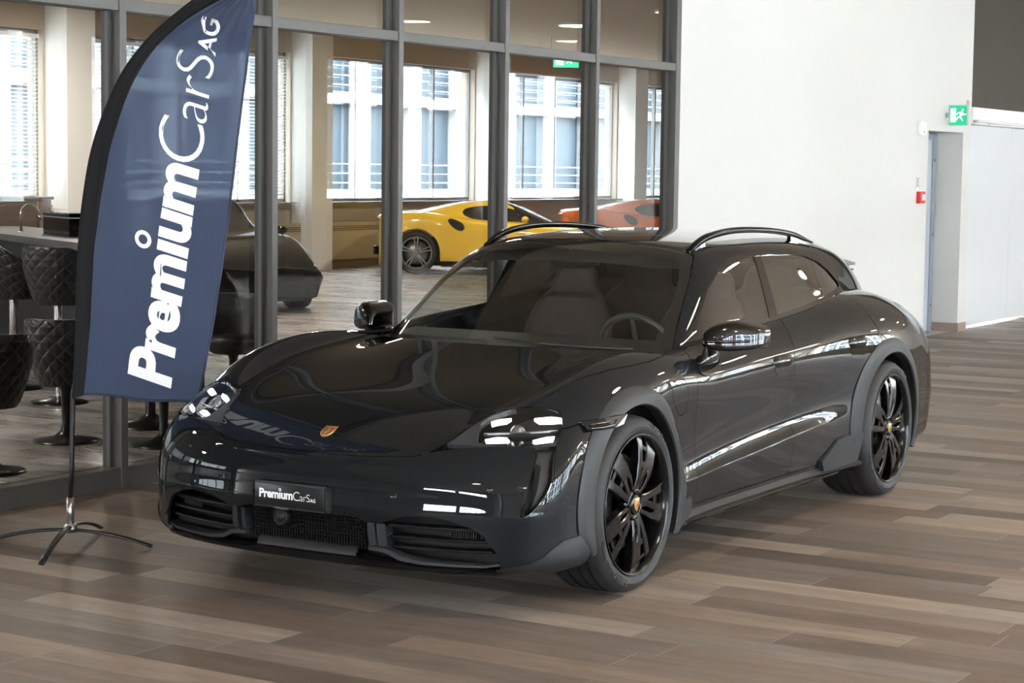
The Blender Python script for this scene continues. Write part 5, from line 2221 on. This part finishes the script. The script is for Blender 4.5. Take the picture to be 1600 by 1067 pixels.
def make_stool(loc, rz, label, seat_z, tall):
    """A tub seat with a quilted shell on a column and a round trumpet foot; it faces local -y."""
    S = thing('bar_stool' if tall else 'tub_chair', label, 'stool' if tall else 'chair', loc, rz)
    me_rows = []
    n = 25
    w = .235
    lo, hi = seat_z - .10, seat_z + .31
    rows = []
    for j, t in enumerate(np.linspace(0, 1, 11)):
        r = []
        for k in range(n):
            a = math.radians(-20 + 220 * k / (n - 1))
            # arms fall away towards the front
            top = hi - .17 * (max(0, abs(a - PI / 2) - .75) / 1.2) ** 1.2
            z = lo + (top - lo) * t
            q = .66 + .34 * min(1, t * 1.4) ** .7 + .05 * t
            r.append((w * q * math.cos(a), w * q * 1.0 * math.sin(a), z))
        rows.append(r)
    bm = bmesh.new()
    R = loft(bm, rows)
    uv = bm.loops.layers.uv.new('UVMap')
    idx = {}
    for j, r in enumerate(R):
        for k, v in enumerate(r):
            idx[v] = (k / (n - 1) * 9, j / 10 * 4.5)
    for f in bm.faces:
        for l in f.loops:
            l[uv].uv = idx[l.vert]
    # inner skin
    inner = [[(x * .86, y * .86, z) for x, y, z in r] for r in rows[2:]]
    R2 = loft(bm, inner)
    for a_, b_ in ((R[-1], R2[-1]),):
        for k in range(n - 1):
            bm.faces.new((a_[k], a_[k + 1], b_[k + 1], b_[k])).smooth = True
    for k in (0, n - 1):
        for j in range(len(R2) - 1):
            try:
                bm.faces.new((R[j + 2][k], R[j + 3][k], R2[j + 1][k], R2[j][k]))
            except ValueError:
                pass
    bmesh.ops.recalc_face_normals(bm, faces=bm.faces)
    obj('shell', bm, M_QUILT, S, smooth=True)
    bm = bmesh.new()
    lathe(bm, [(.0005, lo - .005), (.14, lo), (.185, lo + .06), (.20, seat_z - .01), (.185, seat_z + .03), (.0005, seat_z + .04)], 32, 'z')
    for v in bm.verts:
        v.co.y -= .02
    obj('seat_pad', bm, M_LEATH, S, smooth=True)
    bm = bmesh.new()
    if tall:
        lathe(bm, [(.032, lo), (.032, .30), (.024, .29), (.024, .05)], 20, 'z')
        obj('column', bm, M_CHROME, S, smooth=True)
        bm = bmesh.new()
        tube(bm, [(.13 * math.cos(a), .13 * math.sin(a) - .12, .28) for a in np.linspace(0, 2 * PI, 25)[:-1]], .010, 8, closed=True)
        obj('foot_ring', bm, M_CHROME, S)
        bm = bmesh.new()
        lathe(bm, [(.0005, .05), (.03, .05), (.10, .025), (.20, .012), (.205, .0)], 40, 'z')
        obj('foot_plate', bm, M_BLKMET, S, smooth=True)
    else:
        lathe(bm, [(.045, lo), (.030, lo - .04), (.026, .14), (.034, .07), (.075, .035), (.16, .018), (.20, .012), (.203, .0)], 40, 'z')
        obj('pedestal', bm, M_BLKMET, S, smooth=True)
    return S


make_stool((1.88, 3.95, 0), math.radians(108), 'quilted black tub chair on a trumpet foot left of the flag pole', .45, False)
make_stool((.74, 3.42, 0), math.radians(150), 'dark tub chair cut by the left edge of the photo', .46, False)
make_stool((3.30, 5.40, 0), math.radians(108), 'tall quilted black bar stool at the end of the bar counter', .80, True)
make_stool((3.75, 6.30, 0), math.radians(60), 'tall dark bar stool at the bar, left of the quilted one', .78, True)
make_stool((2.10, 3.36, 0), math.radians(30), 'black tub chair whose round foot shows under the flag', .45, False)
make_stool((3.95, 4.35, 0), math.radians(-60), 'black tub chair between the flag and the car', .47, False)

# round table behind the flag
T = thing('round_table', 'black round pedestal table behind the flag', 'table', (2.75, 4.05, 0))
bm = bmesh.new()
lathe(bm, [(.0005, .735), (.40, .735), (.405, .725), (.40, .712), (.0005, .71)], 48, 'z')
obj('table_top', bm, M_BLKMET, T, angle=.6)
bm = bmesh.new()
lathe(bm, [(.04, .71), (.032, .4), (.035, .08), (.10, .04), (.26, .015), (.265, .0)], 40, 'z')
obj('pedestal', bm, M_BLKMET, T, smooth=True)

# bar
M_BARF = mat('dark_bar_front', (.014, .017, .019), .4)
M_BART = noisy(mat('grey_worktop', (.10, .092, .087), .45), 20, .12)
BAR = thing('bar_counter', 'dark bar counter with a grey worktop behind the glass', 'bar', (0, 0, 0))
c0, c1 = Vector((6.0, 9.45, 0)), Vector((3.75, 5.25, 0))
ddir = (c1 - c0).normalized()
nrm_ = Vector((-ddir.y, ddir.x, 0))
if nrm_.x < 0:
    nrm_ = -nrm_


def slab(z0, z1, a0, a1, e0=0, e1=0):
    bm = bmesh.new()
    p = []
    for base, t, o in ((c0, e0, a0), (c1, e1, a0), (c1, e1, a1), (c0, e0, a1)):
        q = base + ddir * t + nrm_ * o
        p.append((q.x, q.y))
    prism(bm, p, z1 - z0, Matrix.Translation((0, 0, z0)))
    return bm


obj('bar_top', slab(1.045, 1.10, -.06, .72, -.05, .06), M_BART, BAR)
obj('bar_front', slab(0, 1.045, .10, .66), M_BARF, BAR)
F_ = thing('kitchen_tap', 'chrome swan-neck tap on the bar worktop', 'tap', tuple(c1 - ddir * 3.25 + nrm_ * .25 + Vector((0, 0, 1.10))), math.radians(-35))
bm = bmesh.new()
pts = [(0, 0, 0), (0, 0, .16)] + [(.075 - .075 * math.cos(a), 0, .16 + .075 * math.sin(a)) for a in np.linspace(.2, PI - .35, 12)]
pts.append((.158, 0, .14))
tube(bm, pts, .010, 12)
obj('spout', bm, M_CHROME, F_)
bm = bmesh.new()
tube(bm, [(.156, 0, .15), (.172, 0, .10)], .013, 12)
obj('nozzle', bm, M_CHROME, F_)
bm = bmesh.new()
lathe(bm, [(.026, 0), (.026, .012), (.014, .02)], 20, 'z')
obj('collar', bm, M_CHROME, F_)
CM = thing('coffee_machine', 'black boxy coffee machine on the bar worktop beside the tap', 'coffee machine', tuple(c1 - ddir * 2.30 + nrm_ * .46 + Vector((0, 0, 1.10))), math.atan2(ddir.y, ddir.x))
obj('case', bx((-.42, -.18, 0), (.30, .18, .19), .01), M_GLOSSB, CM)
obj('trim_strip', bx((-.425, -.185, .145), (.305, .185, .155)), M_STEEL, CM)

M_WOOD = noisy(mat('walnut_panel', (.20, .12, .07), .45), 3, .35, (1, 1, 9))
SB = thing('sideboard', 'low walnut sideboard behind the bar, at the left edge of the photo', 'sideboard', (7.0, 9.6, 0), math.radians(31.5))
obj('carcass', bx((-.25, -.3, 0), (.25, 2.2, 1.34), .01), M_WOOD, SB)
obj('sideboard_top', bx((-.27, -.32, 1.34), (.27, 2.22, 1.37), .004), M_BART, SB)
for k in range(4):
    d_ = obj('cupboard_door', bx((-.268, -.28 + k * .62, .10), (-.252, .32 + k * .62, 1.31), .003), M_WOOD, SB)
    bm = bmesh.new()
    box(bm, (-.28, .26 + k * .62, .85), (.02, .012, .14), .003)
    obj('handle', bm, M_STEEL, d_)

# heater box under the far window
RD = thing('radiator', 'long beige convector heater under the far window', 'heater', (19.9, YW - .10, 0))
obj('casing', bx((-1.6, -.09, .14), (1.6, .0, .78), .01), mat('beige_heater', (.40, .33, .24), .5), RD)
bm = bmesh.new()
for k in range(3):
    bx((-1.55, -.095, .70 - k * .03), (1.55, -.089, .71 - k * .03), bm=bm)
obj('outlet_slots', bm, M_BLKMET, RD)


# ---------------------------------------------------------------- sports cars and dark coupe: reflections in the glass, built as solid cars
def reflected_car(name, label, loc, rz, paint, kind='mid'):
    A = thing(name, label, 'car', loc, rz)
    if kind == 'mid':
        L_ = 4.28
        st = [  # x, zC, zN, yE zE, yS zS, yD zD, yK zK
            (0.00, .50, .50, .45, .48, .62, .42, .66, .34, .60, .20), (.35, .60, .60, .66, .62, .86, .56, .88, .40, .86, .18), (.90, .70, .71, .74, .80, .93, .72, .965, .45, .95, .17),
            (1.40, .80, .80, .76, .82, .93, .74, .955, .45, .94, .17), (2.00, .86, .86, .76, .85, .90, .76, .93, .45, .95, .17), (2.60, .90, .90, .78, .88, .92, .78, .945, .46, .955, .17),
            (3.10, .95, .95, .80, .95, .95, .86, .975, .52, .96, .18), (3.55, .97, .98, .80, 1.00, .955, .89, .98, .52, .965, .20), (3.95, .95, .96, .78, .98, .93, .87, .965, .52, .95, .22), (4.20, .93, .94, .70, .95, .86, .85, .90, .52, .88, .28), (4.28, .90, .90, .62, .90, .78, .80, .80, .52, .78, .32)]
        cab = [(1.20, .76, .50, .74, .68, .74, .74), (1.75, 1.03, .46, 1.01, .60, .92, .76), (2.15, 1.165, .42, 1.15, .55, 1.06, .77), (2.55, 1.19, .40, 1.18, .54, 1.11, .78), (3.0, 1.15, .38, 1.13, .53, 1.06, .80), (3.45, 1.05, .35, 1.03, .50, .98, .80), (3.95, .94, .33, .93, .48, .90, .78)]
        dlo = [(1.45, .82), (1.80, .98), (2.1, 1.07), (2.4, 1.11), (2.70, 1.09), (2.86, 1.03), (2.82, .94), (2.62, .885), (2.2, .848), (1.7, .82)]
        axles, wr = (1.0, 3.60), .345
    else:
        L_ = 4.7
        st = [(0.00, .55, .55, .45, .53, .62, .48, .66, .38, .60, .20), (.30, .68, .68, .62, .66, .84, .58, .87, .42, .85, .18), (.90, .82, .82, .74, .84, .90, .74, .935, .45, .92, .17),
              (1.50, .90, .90, .76, .88, .90, .78, .93, .45, .93, .17), (2.20, .92, .92, .76, .90, .89, .80, .92, .45, .93, .17), (2.90, .95, .95, .77, .94, .90, .82, .93, .46, .93, .17),
              (3.60, .98, .98, .77, .98, .93, .86, .955, .50, .94, .18), (4.20, .98, .98, .74, .97, .90, .85, .93, .50, .92, .20), (4.55, .95, .95, .66, .93, .82, .80, .85, .50, .83, .26), (4.70, .88, .88, .58, .86, .72, .74, .75, .50, .72, .32)]
        cab = [(1.35, .84, .55, .83, .70, .82, .75), (1.95, 1.12, .50, 1.10, .63, .98, .76), (2.35, 1.28, .46, 1.26, .58, 1.14, .76), (2.85, 1.32, .44, 1.30, .56, 1.19, .76), (3.4, 1.26, .42, 1.24, .55, 1.12, .76), (3.95, 1.10, .40, 1.08, .53, 1.0, .75), (4.35, .94, .38, .92, .5, .88, .72)]
        dlo = [(1.65, .93), (2.0, 1.06), (2.4, 1.18), (2.85, 1.22), (3.4, 1.16), (3.75, 1.05), (3.6, 1.0), (2.8, .97), (2.0, .94)]
        axles, wr = (.92, 3.72), .345
    V, F, ix = [], [], {}

    def pt(s, k, sd):
        x, zC, zN, yE, zE, yS, zS, yD, zD, yK, zK = st[s]
        tab = [(0, zC), (yE * .55, zN), (yE, zE), (yS, zS), (yD, zD), (yK, zK), (yK * .8, .14)]
        y, z = tab[k]
        dx = 0
        if s == 0: dx = .28 * (y / .66) ** 3 if y < .7 else .30
        if s == len(st) - 1: dx = -.16 * (y / .8) ** 3
        key = (s, k, 0 if y == 0 else sd)
        if key not in ix:
            ix[key] = len(V)
            V.append((x + dx, sd * y, z))
        return ix[key]
    for s in range(len(st) - 1):
        for sd in (-1, 1):
            for k in range(6):
                f = [pt(s, k, sd), pt(s + 1, k, sd), pt(s + 1, k + 1, sd), pt(s, k + 1, sd)]
                F.append(f if sd == 1 else f[::-1])
    for s, fl_ in ((0, 1), (len(st) - 1, 0)):
        for (a, b_) in ((0, 1), (1, 2), (2, 3)):
            pass
        loop = [pt(s, k, 1) for k in range(7)] + [pt(s, k, -1) for k in range(6, 0, -1)]
        # quads across the end
        for k in range(1, 6):
            q = [pt(s, k, 1), pt(s, k + 1, 1), pt(s, k + 1, -1), pt(s, k, -1)]
            F.append(q if not fl_ else q[::-1])
        t3 = [pt(s, 0, 1), pt(s, 1, 1), pt(s, 1, -1)]
        F.append(t3 if not fl_ else t3[::-1])
    me = subdivide_cage(V, F, 3, 3)

    def fa(c):
        v = None
        for a in axles:
            dx, dz = c[:, 0] - a, c[:, 2] - wr
            d = np.where(dz > 0, np.hypot(dx, dz), np.abs(dx)) - (wr + .045)
            v = d if v is None else np.minimum(v, d)
        return np.maximum(v, .6 - np.abs(c[:, 1]))

    def fsill(c): return np.maximum(c[:, 2] - .215, np.maximum(1.3 - c[:, 0], c[:, 0] - 3.3))
    panel('body', me, [], [(fa, 0), (fsill, 0)], paint, A, hemd=.01)
    obj('underbody', bx((.2, -.72, .13), (L_ - .25, .72, .5)), M_VOID, A)
    for sd in (-1, 1):
        b2 = bmesh.new()
        box(b2, ((axles[0] + axles[1]) / 2, sd * .93, .165), (axles[1] - axles[0] - .8, .07, .09), .01)
        obj('side_skirt', b2, M_GLOSSB, A)
    V, F, ix = [], [], {}

    def ct(s, k, sd):
        x, zC, yN, zN, yE, zE, yB = cab[s]
        tab = [(0, zC), (yN * .6, zN + (zC - zN) * .5), (yN, zN), (yE, zE), ((yE + yB) / 2, (zE + .80) / 2), (yB, .80 if s else .68), (yB, .6)]
        y, z = tab[k]
        dx = 0 if y == 0 else .25 * (y / .75) ** 2 * (1 if s < 2 else 0)
        key = (s, k, 0 if y == 0 else sd)
        if key not in ix:
            ix[key] = len(V)
            V.append((x + dx, sd * y, z))
        return ix[key]
    for s in range(len(cab) - 1):
        for sd in (-1, 1):
            for k in range(6):
                f = [ct(s, k, sd), ct(s + 1, k, sd), ct(s + 1, k + 1, sd), ct(s, k + 1, sd)]
                F.append(f if sd == 1 else f[::-1])
    cme = subdivide_cage(V, F, 3, 3)
    DL = sdf(crom(dlo, 4, True))
    xr = cab[2][0] - .02

    def fd(c): return np.maximum(DL(c[:, 0], c[:, 2]), .40 - np.abs(c[:, 1]))
    def fw(c): return np.maximum(c[:, 0] - xr + .12 * 0, np.maximum(np.abs(c[:, 1]) - np.interp(c[:, 2], [.7, .95, 1.1, 1.3], [.74, .60, .47, .43]), -9))
    panel('roof', cme, [], [(fd, 0), (fw, 0)], paint, A, hemd=.01)
    panel('windscreen', cme, [(fw, -.004)], [], M_PRIV2, A, hemd=0, push=-.003)
    for sd in (-1, 1):
        panel('side_window', cme, [(fd, -.004)], [], M_PRIV2, A, hemd=0, side=sd, push=-.003)
    bv_ = bm_of(me)
    bvh = BVHTree.FromBMesh(bv_)
    bv_.free()
    if kind == 'mid':
        for sd in (-1, 1):
            INT = sdf(crom([(2.86, .83), (2.98, .885), (3.09, .90), (3.07, .82), (2.97, .73), (2.87, .70), (2.82, .75)], 4, True))
            panel('side_intake', me, [(lambda c: np.maximum(INT(c[:, 0], c[:, 2]), .5 - np.abs(c[:, 1])), 0)], [], M_VOID, A, hemd=0, side=sd, push=.004)
    for sd in (-1, 1):
        b2 = bmesh.new()
        bmesh.ops.create_uvsphere(b2, u_segments=16, v_segments=10, radius=1)
        for v in b2.verts:
            v.co = Vector((cab[1][0] + .10 + v.co.x * .06, sd * (.98 + v.co.y * .09), .90 + v.co.z * .055))
        mo = obj('wing_mirror', b2, paint, A, smooth=True)
        b2 = bmesh.new()
        tube(b2, [(cab[1][0] + .10, sd * .82, .84), (cab[1][0] + .10, sd * .95, .89)], .012, 6)
        obj('mirror_stalk', b2, M_GLOSSB, mo)
        # lamps and tail
        h = [bvh.ray_cast(Vector((-2, sd * y, z)), Vector((1, 0, 0)), 4) for y, z in ((.52, .56), (.70, .62), (.74, .58), (.58, .52))]
        if all(q[0] for q in h):
            b2 = bmesh.new()
            b2.faces.new([b2.verts.new(q[0] - Vector((.012, 0, 0))) for q in h])
            b2.faces.new([b2.verts.new(q[0] + Vector((.03, 0, 0))) for q in h][::-1])
            obj('headlamp', b2, M_GLOSSB, A)
    b2 = bmesh.new()
    bx((L_ - .10, -.62, .30), (L_ + .03, .62, .44), .02, bm=b2)
    obj('diffuser', b2, M_GLOSSB, A)
    for a in axles:
        for sd in (-1, 1):
            Wl = bpy.data.objects.new('wheel', None)
            COL.objects.link(Wl)
            Wl.parent = A
            Wl.location = (a, sd * .84, wr)
            if sd == 1:
                Wl.rotation_euler = (0, 0, PI)
            b2 = bmesh.new()
            lathe(b2, [(.26, -.12), (.29, -.135), (.325, -.125), (wr, -.09), (wr, .09), (.325, .12), (.26, .12)], 48, 'y')
            obj('tyre', b2, M_RUBBER, Wl, angle=.6)
            b2 = bmesh.new()
            lathe(b2, [(.262, -.11), (.258, -.125), (.248, -.125), (.24, -.10), (.235, .02), (.25, .11)], 48, 'y')
            for k in range(5):
                an = math.radians(18 + 72 * k)
                for o_ in (-.13, .13):
                    sub = bmesh.new()
                    spoke_bar(sub, [(.03, -.012, .012, -.10), (.14, -.010, .010, -.115), (.25, -.010, .010, -.112)], .03, .003)
                    M = Matrix.Rotation(-(an + o_), 4, 'Y')
                    for v in sub.verts:
                        v.co = M @ v.co
                    tm = bpy.data.meshes.new('t')
                    sub.to_mesh(tm)
                    sub.free()
                    b2.from_mesh(tm)
                    bpy.data.meshes.remove(tm)
            lathe(b2, [(.0005, -.118), (.045, -.118), (.05, -.09)], 20, 'y')
            bmesh.ops.recalc_face_normals(b2, faces=b2.faces)
            obj('rim', b2, M_RIMG, Wl, angle=.5)
            b2 = bmesh.new()
            lathe(b2, [(.05, -.05), (.19, -.05), (.19, -.02), (.05, -.02)], 32, 'y')
            obj('brake_disc', b2, M_DISC, Wl)
    return A


M_PRIV2 = mat('dark_car_glass', (.012, .012, .013), .04, 0, 1.0, .0)
M_RIMG = mat('grey_rim', (.32, .32, .32), .3, .7)
M_YEL = mat('yellow_paint', (.90, .57, .03), .28, 0, 1.0, .02)
M_ORA = mat('orange_paint', (.85, .17, .012), .28, 0, 1.0, .02)
M_DRK = mat('black_car_paint', (.006, .006, .007), .4, 0, 1.0, .02, spec=0)
reflected_car('reflected_car', 'yellow mid-engined sports car, a reflection in the glass built solid behind it', (22.16, 10.81, 0), math.radians(121.5), M_YEL)
reflected_car('reflected_car', 'orange sports car, a reflection in the right end of the glass built solid', (27.64, 10.56, 0), math.radians(121.5), M_ORA)
reflected_car('reflected_coupe', 'black coupe behind the flag, a reflection in the glass built solid', (10.85, 9.8, 0), math.radians(55), M_DRK, 'coupe')
# ---------------------------------------------------------------- daylight and exposure
w = bpy.data.worlds.new('overcast_sky')
SC.world = w
w.use_nodes = True
nt = w.node_tree
bg = nt.nodes['Background']
tc = nt.nodes.new('ShaderNodeTexCoord')
sp = nt.nodes.new('ShaderNodeSeparateXYZ')
nt.links.new(tc.outputs['Generated'], sp.inputs[0])
cr = nt.nodes.new('ShaderNodeValToRGB')
cr.color_ramp.elements[0].position = 0.0
cr.color_ramp.elements[0].color = (.80, .84, .88, 1)
cr.color_ramp.elements[1].position = .8
cr.color_ramp.elements[1].color = (.90, .96, 1.0, 1)
nt.links.new(sp.outputs[2], cr.inputs[0])
nt.links.new(cr.outputs[0], bg.inputs['Color'])
bg.inputs['Strength'].default_value = 8.0


def portal(x0, x1, y, z0, z1, into):
    ld = bpy.data.lights.new('window_portal', 'AREA')
    ld.shape = 'RECTANGLE'
    ld.size, ld.size_y = x1 - x0, z1 - z0
    ld.cycles.is_portal = True
    o = bpy.data.objects.new('window_portal', ld)
    COL.objects.link(o)
    o.location = ((x0 + x1) / 2, y, (z0 + z1) / 2)
    o.rotation_euler = (math.radians(90 if into > 0 else -90), 0, 0)
    return o


SC.view_settings.view_transform = 'Standard'
SC.view_settings.look = 'None'
SC.view_settings.gamma = 1.0
SC.view_settings.use_curve_mapping = False
SC.view_settings.exposure = 3.55
SC.cycles.use_denoising = True
SC.cycles.max_bounces = 10
SC.cycles.diffuse_bounces = 5
SC.cycles.glossy_bounces = 5
SC.cycles.transparent_max_bounces = 16
SC.cycles.sample_clamp_indirect = 8.0
SC.cycles.caustics_reflective = False
SC.cycles.caustics_refractive = False
# ---------------------------------------------------------------- camera
def make_camera():
    f, cx, cy, cz, yaw, pitch, roll = 3093.78, -6.917, -4.622, 1.678, math.radians(31.502), math.radians(4.924), math.radians(.719)
    c, s, cp, sp = math.cos(yaw), math.sin(yaw), math.cos(pitch), math.sin(pitch)
    F = Vector((c * cp, s * cp, -sp))
    R = Vector((s, -c, 0))
    U = R.cross(F)
    R2 = R * math.cos(roll) + U * math.sin(roll)
    U2 = -R * math.sin(roll) + U * math.cos(roll)
    cd = bpy.data.cameras.new('camera')
    cd.sensor_fit = 'HORIZONTAL'
    cd.sensor_width = 36.0
    cd.lens = f / 1600 * 36.0
    cd.clip_end = 400
    o = bpy.data.objects.new('camera', cd)
    COL.objects.link(o)
    M = Matrix((R2, U2, -F)).transposed().to_4x4()
    M.translation = Vector((cx, cy, cz))
    o.matrix_world = M
    SC.camera = o


make_camera()
